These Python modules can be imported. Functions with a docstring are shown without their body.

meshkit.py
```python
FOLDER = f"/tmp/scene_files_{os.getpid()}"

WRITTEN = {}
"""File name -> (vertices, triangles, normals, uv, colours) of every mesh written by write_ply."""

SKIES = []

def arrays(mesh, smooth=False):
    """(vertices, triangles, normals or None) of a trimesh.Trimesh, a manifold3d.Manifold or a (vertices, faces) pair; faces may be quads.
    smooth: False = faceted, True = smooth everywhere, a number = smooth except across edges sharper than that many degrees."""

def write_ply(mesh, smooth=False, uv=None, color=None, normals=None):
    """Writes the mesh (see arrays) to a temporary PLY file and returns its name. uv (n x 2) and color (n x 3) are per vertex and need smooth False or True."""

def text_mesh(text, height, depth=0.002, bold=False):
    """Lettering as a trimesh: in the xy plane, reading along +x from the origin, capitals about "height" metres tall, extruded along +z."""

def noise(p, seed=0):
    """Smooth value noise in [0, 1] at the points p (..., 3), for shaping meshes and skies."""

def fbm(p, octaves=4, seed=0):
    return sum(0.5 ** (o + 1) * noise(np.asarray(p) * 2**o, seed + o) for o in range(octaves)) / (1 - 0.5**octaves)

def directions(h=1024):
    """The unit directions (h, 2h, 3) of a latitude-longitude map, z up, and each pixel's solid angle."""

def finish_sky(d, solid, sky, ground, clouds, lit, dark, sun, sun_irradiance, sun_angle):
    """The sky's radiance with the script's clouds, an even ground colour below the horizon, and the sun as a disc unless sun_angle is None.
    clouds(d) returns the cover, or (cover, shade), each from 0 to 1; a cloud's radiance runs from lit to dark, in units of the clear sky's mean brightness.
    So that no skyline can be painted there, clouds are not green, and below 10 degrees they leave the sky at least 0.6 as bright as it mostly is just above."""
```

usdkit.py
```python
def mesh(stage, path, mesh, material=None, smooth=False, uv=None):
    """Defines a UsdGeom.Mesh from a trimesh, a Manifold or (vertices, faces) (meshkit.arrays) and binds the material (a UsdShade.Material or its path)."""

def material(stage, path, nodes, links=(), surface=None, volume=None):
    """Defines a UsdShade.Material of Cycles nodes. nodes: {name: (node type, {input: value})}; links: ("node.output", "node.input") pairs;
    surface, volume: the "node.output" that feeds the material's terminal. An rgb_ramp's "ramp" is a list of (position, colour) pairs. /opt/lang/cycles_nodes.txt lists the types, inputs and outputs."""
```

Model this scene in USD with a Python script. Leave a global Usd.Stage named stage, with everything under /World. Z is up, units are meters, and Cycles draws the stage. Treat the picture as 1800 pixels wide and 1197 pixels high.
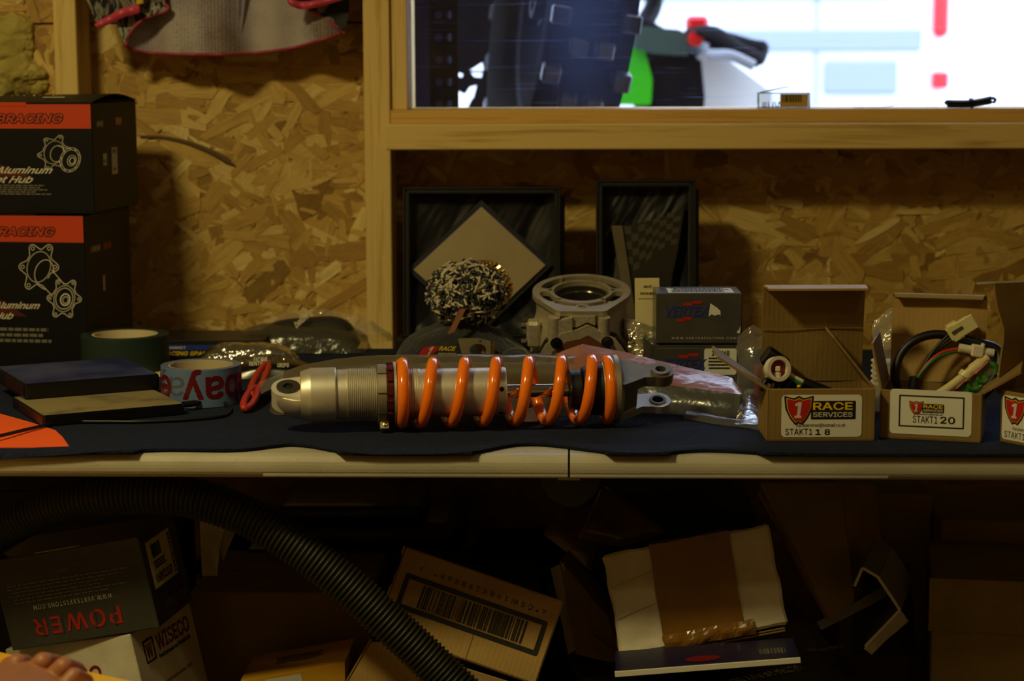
import math, random
import numpy as np
import trimesh, manifold3d, shapely
import usdkit, meshkit
from shapely.geometry import Polygon, Point, LineString, box as sbox
from shapely import affinity
from shapely.ops import unary_union
from pxr import Usd, UsdGeom, UsdLux, UsdShade, Gf, Sdf, Vt

stage = Usd.Stage.CreateInMemory()
UsdGeom.SetStageUpAxis(stage, 'Z')
UsdGeom.SetStageMetersPerUnit(stage, 1.0)
UsdGeom.Xform.Define(stage, '/World')
UsdGeom.Scope.Define(stage, '/World/Looks')

# ---------------------------------------------------------------- camera (a 70 mm lens, sitting height, 3 m from the wall)
FPX = 3500.0
CAM = np.array([0, 0, 1.174])
def _basis(p, yaw, roll):
    p, y, r = np.radians([p, yaw, roll])
    f = np.array([-np.sin(y)*np.cos(p), np.cos(y)*np.cos(p), -np.sin(p)])
    R = np.array([np.cos(y), np.sin(y), 0]); U = np.cross(R, f)
    return R*np.cos(r)-U*np.sin(r), U*np.cos(r)+R*np.sin(r), f
CR, CU, CF = _basis(8.1, 2.0, 0.2)
cam = UsdGeom.Camera.Define(stage, '/World/camera')
_m = np.eye(4); _m[0, :3] = CR; _m[1, :3] = CU; _m[2, :3] = -CF; _m[3, :3] = CAM
cam.AddTransformOp().Set(Gf.Matrix4d(_m.tolist()))
cam.CreateHorizontalApertureAttr(36.0); cam.CreateVerticalApertureAttr(23.94)
cam.CreateFocalLengthAttr(70.0)
cam.CreateFStopAttr(5.0); cam.CreateFocusDistanceAttr(2.40)
cam.CreateClippingRangeAttr(Gf.Vec2f(0.05, 200))
cam.CreateExposureAttr(0.0)

# ---------------------------------------------------------------- light: overcast sky, sun over the roof, two warm ceiling lamps
dome = UsdLux.DomeLight.Define(stage, '/World/sky')
dome.CreateIntensityAttr(1.0); dome.CreateColorAttr(Gf.Vec3f(1.05, 1.2, 1.5))
sun = UsdLux.DistantLight.Define(stage, '/World/sun')
sun.CreateIntensityAttr(2.3); sun.CreateAngleAttr(2.0); sun.CreateColorAttr(Gf.Vec3f(1, .97, .93))
sun.AddRotateXYZOp().Set(Gf.Vec3f(61, 0, -12))           # shines towards +y, down 29 degrees
def ceiling_light(name, pos, radius, power, color):
    l = UsdLux.DiskLight.Define(stage, '/World/' + name)
    l.CreateRadiusAttr(radius); l.CreateIntensityAttr(power); l.CreateColorAttr(Gf.Vec3f(*color))
    l.AddTranslateOp().Set(Gf.Vec3d(*pos))
ceiling_light('lamp_light', (-1.10, 1.14, 2.33), .16, 125, (1, .84, .36))
ceiling_light('lamp_light_001', (.75, .75, 2.33), .07, 40, (1, .84, .36))

# ---------------------------------------------------------------- helpers
def ray(x, y): return CF*FPX + CR*(x-900) + CU*(598.5-y)
def PY(x, y, Y): d = ray(x, y); return CAM + d*(Y-CAM[1])/d[1]      # the point a photo position shows, if it lies at depth Y
def PZ(x, y, Z): d = ray(x, y); return CAM + d*(Z-CAM[2])/d[2]      # ... or at height Z
V = lambda *a: np.array(a, float)
_names = {}
def _path(parent, name):
    k = (parent, name); n = _names.get(k, -1) + 1; _names[k] = n
    return f'{parent}/{name}' + (f'_{n:03d}' if n else '')
def _data(prim, **kw):
    for k, v in kw.items():
        if v: prim.SetCustomDataByKey(k, v)
def _xf(x, M):
    if M is not None: x.AddTransformOp().Set(Gf.Matrix4d(np.asarray(M).T.tolist()))
def thing(name, label, cat, M=None, group=None):
    p = _path('/World', name); x = UsdGeom.Xform.Define(stage, p); _xf(x, M)
    _data(x.GetPrim(), label=label, category=cat, group=group); return p
def part(parent, name, mesh, mat, smooth=False, label=None, kind=None, uv=None, M=None):
    p = _path(parent, name)
    m = usdkit.mesh(stage, p, mesh, MATS[mat] if isinstance(mat, str) else mat, smooth=smooth, uv=uv)
    if M is not None: _xf(m, M)
    _data(m.GetPrim(), label=label, kind=kind); return p
def single(name, mesh, mat, label, cat, smooth=False, group=None, kind=None, M=None):
    p = part('/World', name, mesh, mat, smooth, label, kind, M=M)
    _data(stage.GetPrimAtPath(p), category=cat, group=group); return p
def struct(name, M=None):
    p = f'/World/{name}'; x = UsdGeom.Xform.Define(stage, p); _xf(x, M); _data(x.GetPrim(), kind='structure'); return p
def structm(name, mesh, mat, smooth=False):
    p = part('/World', name, mesh, mat, smooth); _data(stage.GetPrimAtPath(p), kind='structure'); return p
def frame(o, ang=0, tilt=0, roll=0):
    T = trimesh.transformations
    M = T.rotation_matrix(math.radians(ang), [0, 0, 1]) @ T.rotation_matrix(math.radians(tilt), [1, 0, 0]) @ T.rotation_matrix(math.radians(roll), [0, 1, 0])
    M[:3, 3] = o; return M
def axes(o, ux, uy, uz=None):
    ux = np.asarray(ux, float); uy = np.asarray(uy, float)
    M = np.eye(4); M[:3, 0] = ux; M[:3, 1] = uy; M[:3, 2] = np.cross(ux, uy) if uz is None else uz; M[:3, 3] = o; return M
def ortho(o, ux, up):
    """Frame with x along ux and z as near up as it gets; y points away."""
    x = np.asarray(ux, float); x = x/np.linalg.norm(x); z = np.asarray(up, float); z = z - x*(z@x); z /= np.linalg.norm(z)
    return axes(o, x, np.cross(z, x), z)
def mv(m, M): m = m.copy(); m.apply_transform(M); return m
def tr(m, *t): m = m.copy(); m.apply_translation(t); return m
def cat(*ms): return trimesh.util.concatenate([m for m in ms if m is not None])
def cb(sx, sy, sz, c=(0, 0, 0), b=.001):
    """Chamfered box centred on c."""
    h = np.array([sx, sy, sz])/2; b = min(b, *(h*.9)); P = []
    for s in np.ndindex(2, 2, 2):
        sg = np.array(s)*2-1
        for k in range(3):
            d = np.full(3, b); d[k] = 0; P.append(sg*(h-d))
    m = trimesh.convex.convex_hull(np.array(P)); m.apply_translation(c); return m
def bx(x0, x1, y0, y1, z0, z1, b=.001): return cb(x1-x0, y1-y0, z1-z0, ((x0+x1)/2, (y0+y1)/2, (z0+z1)/2), b)
def hull(P): return trimesh.convex.convex_hull(np.asarray(P, float))
def prism(poly, h, b=0):
    """Extrudes a shapely shape along +z."""
    gs = [g for g in getattr(poly, 'geoms', [poly]) if g.area > 1e-10]
    return cat(*[trimesh.creation.extrude_polygon(g, h, engine='earcut') for g in gs])
def lathe(prof, n=48, axis='z'):
    m = trimesh.creation.revolve(np.array(prof, float), sections=n)
    if axis == 'x': m.apply_transform(trimesh.transformations.rotation_matrix(math.pi/2, [0, 1, 0]))
    if axis == 'y': m.apply_transform(trimesh.transformations.rotation_matrix(-math.pi/2, [1, 0, 0]))
    return m
def ring(r0, r1, h, n=48): return lathe([(r0, 0), (r1, 0), (r1, h), (r0, h), (r0, 0)], n)
def spline(P, n):
    """Catmull-Rom through the points."""
    P = np.asarray(P, float); Q = np.vstack([2*P[0]-P[1], P, 2*P[-1]-P[-2]]); out = []
    k = len(P)-1; ts = np.linspace(0, k, n)
    for t in ts:
        i = min(int(t), k-1); u = t-i; a, b, c, d = Q[i:i+4]
        out.append(.5*((2*b)+(-a+c)*u+(2*a-5*b+4*c-d)*u*u+(-a+3*b-3*c+d)*u**3))
    return np.array(out)
def tube(P, r, n=10, caps=True, flat=1.0, up=None):
    P = np.asarray(P, float); k = len(P); r = np.broadcast_to(r, k)
    T = np.gradient(P, axis=0); T /= np.linalg.norm(T, axis=1, keepdims=True)
    u = np.cross(T[0], [0, 0, 1.] if up is None else up)
    if np.linalg.norm(u) < 1e-3: u = np.cross(T[0], [0, 1., 0])
    u /= np.linalg.norm(u); vs = []; a = np.linspace(0, 2*np.pi, n, endpoint=False)
    for i in range(k):
        u = u - T[i]*(u@T[i]); u /= np.linalg.norm(u); w = np.cross(T[i], u)
        vs.append(P[i] + r[i]*(np.cos(a)[:, None]*u + flat*np.sin(a)[:, None]*w))
    v = np.vstack(vs); f = []
    for i in range(k-1):
        for j in range(n):
            j2 = (j+1) % n; f += [[i*n+j, i*n+j2, (i+1)*n+j2], [i*n+j, (i+1)*n+j2, (i+1)*n+j]]
    if caps:
        v = np.vstack([v, P[:1], P[-1:]]); c0 = k*n
        for j in range(n):
            j2 = (j+1) % n; f += [[c0, j2, j], [c0+1, (k-1)*n+j, (k-1)*n+j2]]
    return trimesh.Trimesh(v, f, process=False)
def sheet(G, t=.0006):
    """A closed thin sheet over a grid of points (nu, nv, 3)."""
    G = np.asarray(G, float); nu, nv = G.shape[:2]
    du = np.gradient(G, axis=0); dv = np.gradient(G, axis=1); N = np.cross(du, dv); N /= np.maximum(np.linalg.norm(N, axis=2, keepdims=True), 1e-12)
    A = (G + N*t/2).reshape(-1, 3); B = (G - N*t/2).reshape(-1, 3); k = nu*nv; f = []
    I = np.arange(k).reshape(nu, nv); a, b, c, d = I[:-1, :-1].ravel(), I[1:, :-1].ravel(), I[1:, 1:].ravel(), I[:-1, 1:].ravel()
    f = np.vstack([np.c_[a, b, c], np.c_[a, c, d], np.c_[a, c, b]+k, np.c_[a, d, c]+k])
    rim = np.r_[I[:, 0], I[-1, 1:], I[::-1, -1][1:], I[0, ::-1][1:-1]]; q = np.roll(rim, -1)
    f = np.vstack([f, np.c_[rim, rim+k, q], np.c_[q, rim+k, q+k]])
    m = trimesh.Trimesh(np.vstack([A, B]), f, process=False); return m
def fsheet(G):
    """A single skin of film over a grid of points."""
    G = np.asarray(G, float); nu, nv = G.shape[:2]; I = np.arange(nu*nv).reshape(nu, nv); a, b, c, d = I[:-1, :-1].ravel(), I[1:, :-1].ravel(), I[1:, 1:].ravel(), I[:-1, 1:].ravel()
    return trimesh.Trimesh(G.reshape(-1, 3), np.vstack([np.c_[a, b, c], np.c_[a, c, d]]), process=False)
def grid(fn, nu, nv): return np.array([[fn(u, v) for v in np.linspace(0, 1, nv)] for u in np.linspace(0, 1, nu)], float)
def bil(a, b, c, d): return lambda u, v: (1-u)*(1-v)*np.asarray(a, float)+u*(1-v)*np.asarray(b, float)+u*v*np.asarray(c, float)+(1-u)*v*np.asarray(d, float)
def crumple(P, amp, scale, seed=0):
    P = np.asarray(P, float); s = P.shape
    return P + amp*np.stack([meshkit.fbm(P*scale+i*17.3+seed, 3)-.5 for i in range(3)], -1).reshape(s)
_tc = {}
def txt(s, h, bold=False, shear=0., sx=1., align='l', depth=.00015, sp=0):
    k = (s, bold, sp)
    if k not in _tc:
        if sp:
            ms = []; x = 0
            for ch in s:
                if ch == ' ': x += .5; continue
                m = meshkit.text_mesh(ch, 1.0, 1.0, bold); w = m.bounds[1, 0]; ms.append(tr(m, x, 0, 0)); x += w+sp
            _tc[k] = cat(*ms)
        else: _tc[k] = meshkit.text_mesh(s, 1.0, 1.0, bold)
    m = _tc[k].copy(); v = np.array(m.vertices); v[:, 0] = v[:, 0]*sx + shear*v[:, 1]; v[:, :2] *= h; v[:, 2] *= depth
    if align != 'l':
        w0, w1 = v[:, 0].min(), v[:, 0].max(); v[:, 0] -= (w0+w1)/2 if align == 'c' else w1
    m.vertices = v; return m
def fit(m, w):
    """Scales flat lettering in x to width w."""
    v = np.array(m.vertices); x0 = v[:, 0].min(); v[:, 0] = (v[:, 0]-x0)*w/(v[:, 0].max()-x0); m.vertices = v; return m
def rrect(w, h, r=.003): return sbox(-w/2+r, -h/2+r, w/2-r, h/2-r).buffer(r, quad_segs=4)
def barcode(w, h, seed, n=40):
    rg = random.Random(seed); x = 0; bs = []
    ws = [rg.choice([1, 1, 2, 3]) for _ in range(2*n)]; s = w/sum(ws)
    for i, q in enumerate(ws):
        if i % 2 == 0: bs.append(sbox(x*s, 0, (x+q)*s, h))
        x += q
    return unary_union(bs)
def textlines(w, h, rows, seed, fill=.55):
    """Rows of word-like dashes, for print too small to read."""
    rg = random.Random(seed); bs = []; rh = h/rows
    for i in range(rows):
        x = rg.random()*w*.08; end = w*(1-.25*rg.random())
        while x < end:
            q = rg.uniform(.02, .07)*w; bs.append(sbox(x, h-(i+fill)*rh, min(x+q, end), h-i*rh)); x += q+.012*w
    return unary_union(bs)
def on(m, o, ux, uy): return mv(m, axes(o, ux, uy))
def front(m, x, z, y=0, e=.0003): return on(m, (x, y-e, z), (1, 0, 0), (0, 0, 1))
def right(m, y, z, x, e=.0003): return on(m, (x+e, y, z), (0, 1, 0), (0, 0, 1))
def top(m, x, y, z, e=.0003): return on(m, (x, y, z+e), (1, 0, 0), (0, 1, 0))
rnd = random.Random(5)
rng = np.random.default_rng(5)
# ---------------------------------------------------------------- materials
MATS = {}
def lin(h): return tuple(((c/255+.055)/1.055)**2.4 if c/255 > .04045 else c/255/12.92 for c in (h >> 16, h >> 8 & 255, h & 255))
def C(c): return lin(c) if isinstance(c, int) else c
def M_(name, nodes, links, surface='p.BSDF'):
    MATS[name] = usdkit.material(stage, '/World/Looks/' + name, nodes, links, surface=surface)
def plain(name, col, rough=.6, **kw):
    M_(name, {'p': ('principled_bsdf', {'base_color': C(col), 'roughness': rough, **kw})}, [])
def mottled(name, a, b, scale=20, rough=.6, stretch=(1, 1, 1), detail=4, lo=.35, hi=.65, bump=0., bscale=None, obj=True, **kw):
    """Two tones mixed by noise in the object's own space, with optional fine relief."""
    n = {'tc': ('texture_coordinate', {}), 'm': ('mapping', {'scale': stretch}), 'n': ('noise_texture', {'scale': scale, 'detail': detail, 'roughness': .6}),
         'r': ('rgb_ramp', {'ramp': [(0, C(a)), (lo, C(a)), (hi, C(b)), (1, C(b))]}), 'p': ('principled_bsdf', {'roughness': rough, **kw})}
    l = [('tc.object', 'm.vector'), ('m.vector', 'n.vector'), ('n.fac', 'r.fac'), ('r.color', 'p.base_color')]
    if bump:
        n['bn'] = ('noise_texture', {'scale': bscale or scale*4, 'detail': 3}); n['b'] = ('bump', {'strength': 1.0, 'distance': bump})
        l += [('m.vector', 'bn.vector'), ('bn.fac', 'b.height'), ('b.normal', 'p.normal')]
    M_(name, n, l)
def timber(name, sc, a=0xdbbd76, b=0xc09a50):
    M_(name, {'g': ('geometry', {}), 'm': ('mapping', {'scale': sc}), 'n': ('noise_texture', {'scale': 1, 'detail': 5, 'roughness': .62, 'distortion': .5}),
              'm2': ('mapping', {'scale': tuple(min(s, 14.) for s in sc)}), 'k': ('voronoi_texture', {'scale': .55}), 'kr': ('rgb_ramp', {'ramp': [(0, (.25, .13, .05)), (.035, (.45, .28, .12)), (.09, (1, 1, 1)), (1, (1, 1, 1))]}),
              'r': ('rgb_ramp', {'ramp': [(0, C(b)), (.36, C(b)), (.5, C(a)), (.62, C(a)), (1, tuple(min(1, x*1.12) for x in C(a)))]}),
              'mx': ('mix_color', {'blend_type': 'multiply', 'fac': .8}), 'b': ('bump', {'distance': .0006}), 'p': ('principled_bsdf', {'roughness': .62})},
       [('g.position', 'm.vector'), ('m.vector', 'n.vector'), ('n.fac', 'r.fac'), ('g.position', 'm2.vector'), ('m2.vector', 'k.vector'), ('k.distance', 'kr.fac'),
        ('r.color', 'mx.a'), ('kr.color', 'mx.b'), ('mx.result', 'p.base_color'), ('n.fac', 'b.height'), ('b.normal', 'p.normal')])
timber('timber_upright', (60, 60, 3.0)); timber('timber_rail', (3.0, 70, 70))
timber('timber_sill', (3.0, 50, 90), 0xcfa658, 0xaa8038)
# strand board: each strand has its own tone and a grain along its length
M_('strand', {'rd': ('vector_math', {'math_type': 'round'}), 'wn': ('white_noise_texture', {'dimensions': '3D'}), 'uv': ('uvmap', {'attribute': 'st'}), 'm': ('mapping', {'scale': (14, 420, 1)}), 'n': ('noise_texture', {'scale': 1, 'detail': 4, 'roughness': .65}),
              'm2': ('mapping', {'scale': (40, 90, 1)}), 'n2': ('noise_texture', {'scale': 1, 'detail': 3}),
              'r': ('rgb_ramp', {'ramp': [(0, C(0x8a682e)), (.05, C(0xa98442)), (.25, C(0xba944a)), (.55, C(0xc6a154)), (.8, C(0xd0ae62)), (.95, C(0xddc078)), (1, C(0xe8d08e))]}),
              'gr': ('rgb_ramp', {'ramp': [(0, (.52, .46, .38)), (.38, (.8, .77, .72)), (.52, (1, 1, 1)), (1, (1.0, 1.0, 1.0))]}),
              'br': ('rgb_ramp', {'ramp': [(0, (.6, .52, .42)), (.42, (.9, .87, .83)), (.6, (1, 1, 1)), (1, (1, 1, 1))]}),
              'mx': ('mix_color', {'blend_type': 'multiply', 'fac': .9}), 'mx2': ('mix_color', {'blend_type': 'multiply', 'fac': .8}), 'b': ('bump', {'distance': .0005}), 'p': ('principled_bsdf', {'roughness': .55, 'specular_ior_level': .35})},
   [('uv.UV', 'm.vector'), ('m.vector', 'n.vector'), ('uv.UV', 'm2.vector'), ('m2.vector', 'n2.vector'), ('uv.UV', 'rd.vector1'), ('rd.vector', 'wn.vector'), ('wn.value', 'r.fac'), ('n.fac', 'gr.fac'), ('n2.fac', 'br.fac'), ('r.color', 'mx.a'), ('gr.color', 'mx.b'),
    ('mx.result', 'mx2.a'), ('br.color', 'mx2.b'), ('mx2.result', 'p.base_color'), ('n.fac', 'b.height'), ('b.normal', 'p.normal')])
mottled('strand_board', 0x8a6a2f, 0xc7a254, 14, .6, detail=6, bump=.001, bscale=60)
mottled('concrete', 0x4a4743, 0x66625c, 6, .8, bump=.001)
mottled('plasterboard', 0xb9ac93, 0xc9bda6, 5, .8)
mottled('canvas_ground', 0xa9a9ab, 0xc2c2c4, 1.5, .8)
# card, paper, print
def cardboard(name, a, b, flute=(0, 0, 0)):
    M_(name, {'tc': ('texture_coordinate', {}), 'm': ('mapping', {'scale': (9, 9, 9)}), 'n': ('noise_texture', {'scale': 1.5, 'detail': 6}), 'r': ('rgb_ramp', {'ramp': [(.3, C(a)), (.7, C(b))]}),
              'f': ('noise_texture', {'scale': 260, 'detail': 2}), 'w': ('wave_texture', {'scale': 55, 'distortion': .6, 'bands_direction': 'x'}), 'mf': ('math', {'math_type': 'multiply_add', 'value2': .35}),
              'b': ('bump', {'distance': .0005, 'strength': .6}), 'p': ('principled_bsdf', {'roughness': .75, 'specular_ior_level': .25})},
       [('tc.object', 'm.vector'), ('m.vector', 'n.vector'), ('n.fac', 'r.fac'), ('r.color', 'p.base_color'), ('tc.object', 'f.vector'), ('tc.object', 'w.vector'), ('w.fac', 'mf.value1'), ('f.fac', 'mf.value3'), ('mf.value', 'b.height'), ('b.normal', 'p.normal')])
cardboard('kraft', 0x7c6334, 0x8a703f)
cardboard('kraft_dark', 0x84703a, 0x937d44)
cardboard('kraft_pale', 0x9c7c46, 0xaa8a52)
mottled('white_card', 0xb9b09c, 0xd0c8b4, 18, .6, detail=6, bump=.0004, bscale=40)
plain('white_paper', 0xd9d6cc, .55)
plain('cream_paper', 0xd6c896, .6)
plain('black_card', 0x15161a, .45)
plain('hub_box_side', 0x181812, .55, specular_ior_level=.3)
plain('hub_box_front', 0x07090f, .5, specular_ior_level=.25)
plain('hub_orange', 0xc23c18, .45)
plain('hub_maroon', 0x4a1410, .45)
plain('print_white', 0xc9c2b0, .5)
plain('print_dim', 0x6a645a, .6)
plain('print_black', 0x0d0d10, .5)
plain('print_red', 0xb0181c, .5)
plain('print_bright_red', 0xa31c14, .5)
plain('print_dark_red', 0x6e0e14, .5)
plain('print_navy', 0x1d2c86, .5)
plain('print_yellow', 0xe6c010, .5); plain('sticker_tan', 0xb99a4c, .5)
plain('print_grey', 0x4b473c, .5)
plain('print_brown', 0x2c1d0d, .6)
mottled('pewter_card', 0x3c3b38, 0x464440, 30, .32, coat_weight=.15)
mottled('grey_card', 0x33322e, 0x3b3934, 30, .38)
mottled('packing_tape', 0x6e4c16, 0x80591d, 12, .22, detail=5, bump=.0006, bscale=30)
mottled('mailer', 0x4c3a14, 0x6b5220, 14, .2, detail=4, bump=.002, bscale=35)
plain('dark_carton', 0x14161f, .4)
plain('dark_carton_blue', 0x11153a, .35)
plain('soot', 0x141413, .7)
plain('dark_felt_bin', 0x24221e, .75)
mottled('felt', 0x161c30, 0x1f263c, 240, .95, bump=.0012, bscale=420, sheen_weight=.02, specular_ior_level=.06)
mottled('table_plastic', 0xa09a88, 0xb0a998, 8, .5, detail=6, bump=.0003, bscale=300)
plain('steel_leg', 0x55575a, .4, metallic=.9)
plain('green_tape', 0x22332c, .45); plain('tape_core', 0xb9a888, .75); plain('tape_liner', 0xcdbd9c, .7)
plain('blue_tape', 0x5c7096, .3); plain('ghost_print', 0x4a5470, .3)
plain('tape_red', 0x5a0a10, .3)
mottled('scuffed_blue', 0x1a2560, 0x4a5580, 9, .38, detail=8, lo=.4, hi=.75)
plain('dark_plastic', 0x0c0c0f, .3); plain('maroon_plastic', 0x2a0a0c, .35)
mottled('dusty_plastic', 0x4e4a3c, 0x8a7d5a, 14, .5, detail=6, lo=.3, hi=.5)
plain('rubber', 0x101012, .5); plain('cable_black', 0x0e0e10, .45)
plain('orange_card', 0xf05a1c, .7)
plain('orange_paint', 0xfb7a12, .2, coat_weight=.7, coat_roughness=.06)
plain('red_plastic', 0xb02c18, .35)
plain('red_anodised', 0x58130f, .35, metallic=.3)
mottled('alloy', 0xcfc8b8, 0xddd6c6, 40, .42, metallic=.72)
mottled('alloy_dark', 0x776d56, 0x857b63, 40, .42, metallic=.7)
plain('alloy_matt', 0xa59c86, .5, metallic=.8)
plain('alloy_white', 0xd9d2c0, .5, metallic=.4)
plain('chrome', 0xdcd6c6, .08, metallic=1.0)
plain('bronze_ring', 0xb59a62, .3, metallic=1.0)
plain('bushing', 0x4a4438, .45, metallic=.6)
plain('hole', 0x050505, .8)
mottled('casting', 0xb8ad96, 0xcbbfa8, 160, .5, metallic=.5, bump=.0007, bscale=500)
mottled('machined', 0xb3a98f, 0xbfb49b, 60, .4, metallic=.55)
plain('bore', 0x8b8577, .2, metallic=.9)
plain('rust_paint', 0x7a4a30, .5, metallic=.3)
plain('bolt', 0x7d766a, .35, metallic=1.0)
plain('bolt_dark', 0x2c2a26, .4, metallic=.8)
mottled('satin', 0x0b0c12, 0x12131b, 6, .48, sheen_weight=.15, specular_ior_level=.35)
plain('case_black', 0x0a0d14, .5)
mottled('plaque', 0x9a8a6a, 0xab9a78, 5, .42, detail=6, metallic=.0)
plain('plaque_edge', 0x1d2878, .25)
mottled('trophy_metal', 0x6a6250, 0x7d745e, 10, .35, metallic=.5)
plain('trophy_dark', 0x2e2c26, .35, metallic=.3); plain('trophy_mid', 0x49463c, .4, metallic=.3)
mottled('knit', 0x1b1d23, 0x272930, 60, .95, sheen_weight=.3, bump=.003, bscale=150)
plain('yarn_dark', 0x2a2d34, .9, sheen_weight=.2); plain('yarn_pale', 0xc4b99e, .9, sheen_weight=.2)
plain('leather', 0x7a4114, .5)
plain('gold', 0xe8c069, .22, metallic=1.0)
plain('skin', 0x93603f, .5, subsurface_weight=.15, subsurface_scale=.01)
plain('nail', 0xcf9a7c, .3)
plain('yellow_board', 0xd9a41c, .5)
mottled('yellow_wood', 0xd8a028, 0xe0ad38, 10, .5, stretch=(.2, 1, 1), detail=4)
plain('connector_white', 0xdcd2c0, .4); plain('connector_yellow', 0xd6cf98, .35); plain('sleeve_cream', 0xcfc08f, .5)
plain('wire_green', 0x1f6b3c, .4); plain('wire_red', 0xc03018, .4); plain('wire_white', 0xd4ccb0, .4)
plain('coil_green', 0x3c7a2c, .3); plain('coil_copper', 0xb05a30, .3, metallic=.5); plain('stator_steel', 0x8f8f86, .4, metallic=.6); plain('coil_red', 0x8a1c14, .4)
plain('pink_trim', 0xc2405c, .4); plain('pink_dark', 0x9c3148, .5)
M_('jersey_mesh', {'tc': ('texture_coordinate', {}), 'm': ('mapping', {'scale': (185, 20, 270)}), 'v': ('voronoi_texture', {'scale': 1, 'randomness': .25}), 'r': ('rgb_ramp', {'ramp': [(0, C(0x5d5560)), (.22, C(0x7b727c)), (.40, C(0xa59ca0)), (1, C(0xb2a8a8))]}),
              'n': ('noise_texture', {'scale': 11, 'detail': 2}), 'nr': ('rgb_ramp', {'ramp': [(.36, (.55, .47, .40)), (.48, (.78, .74, .84)), (.62, (1, 1, 1))]}), 'mx': ('mix_color', {'blend_type': 'multiply', 'fac': 1.}), 'p': ('principled_bsdf', {'roughness': .8})},
   [('tc.object', 'm.vector'), ('m.vector', 'v.vector'), ('v.distance', 'r.fac'), ('tc.object', 'n.vector'), ('n.fac', 'nr.fac'), ('r.color', 'mx.a'), ('nr.color', 'mx.b'), ('mx.result', 'p.base_color')])
M_('jersey_print', {'tc': ('texture_coordinate', {}), 'm': ('mapping', {'scale': (30, 30, 9), 'rotation': (0, .5, 0)}), 'n': ('noise_texture', {'scale': 1.4, 'detail': 3, 'distortion': 2.5}),
              'r': ('rgb_ramp', {'ramp': [(0, C(0x17181c)), (.47, C(0x1c1e24)), (.53, C(0x8d8a84)), (.6, C(0x9c9a94)), (.66, C(0x24262c)), (1, C(0x16171b))]}), 'p': ('principled_bsdf', {'roughness': .8})},
   [('tc.object', 'm.vector'), ('m.vector', 'n.vector'), ('n.fac', 'r.fac'), ('r.color', 'p.base_color')])
plain('jersey_dark', 0x1b1d24, .8); plain('jersey_yellow', 0xcaa41a, .6)
mottled('foam', 0x9c8d45, 0xbcae62, 16, .85, detail=6, bump=.004, bscale=50)
plain('black_bag', 0x0d0d10, .25)
plain('silver_grey', 0x8b8d92, .5); plain('rack_metal', 0x12141b, .7, specular_ior_level=.1); plain('rack_blue', 0x1a2150, .5)
plain('knob_rubber', 0x0d0f14, .32, specular_ior_level=.5); plain('tyre_rubber', 0x07080b, .85, specular_ior_level=.05)
plain('green_plastic', 0x2fae12, .35); plain('white_plastic', 0xe9ecef, .35); plain('red_gloss', 0xd5141c, .3)
plain('bike_teal', 0x2c4038, .5); plain('bike_black', 0x08090d, .75, specular_ior_level=.08); plain('bike_blue', 0x1a2a6a, .5); plain('van_white', 0xe4e8ee, .35); plain('van_glass', 0x8fa6b8, .1); plain('van_grey', 0x9aa4b2, .5)
plain('hedge', 0x4f7a34, .8)
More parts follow.
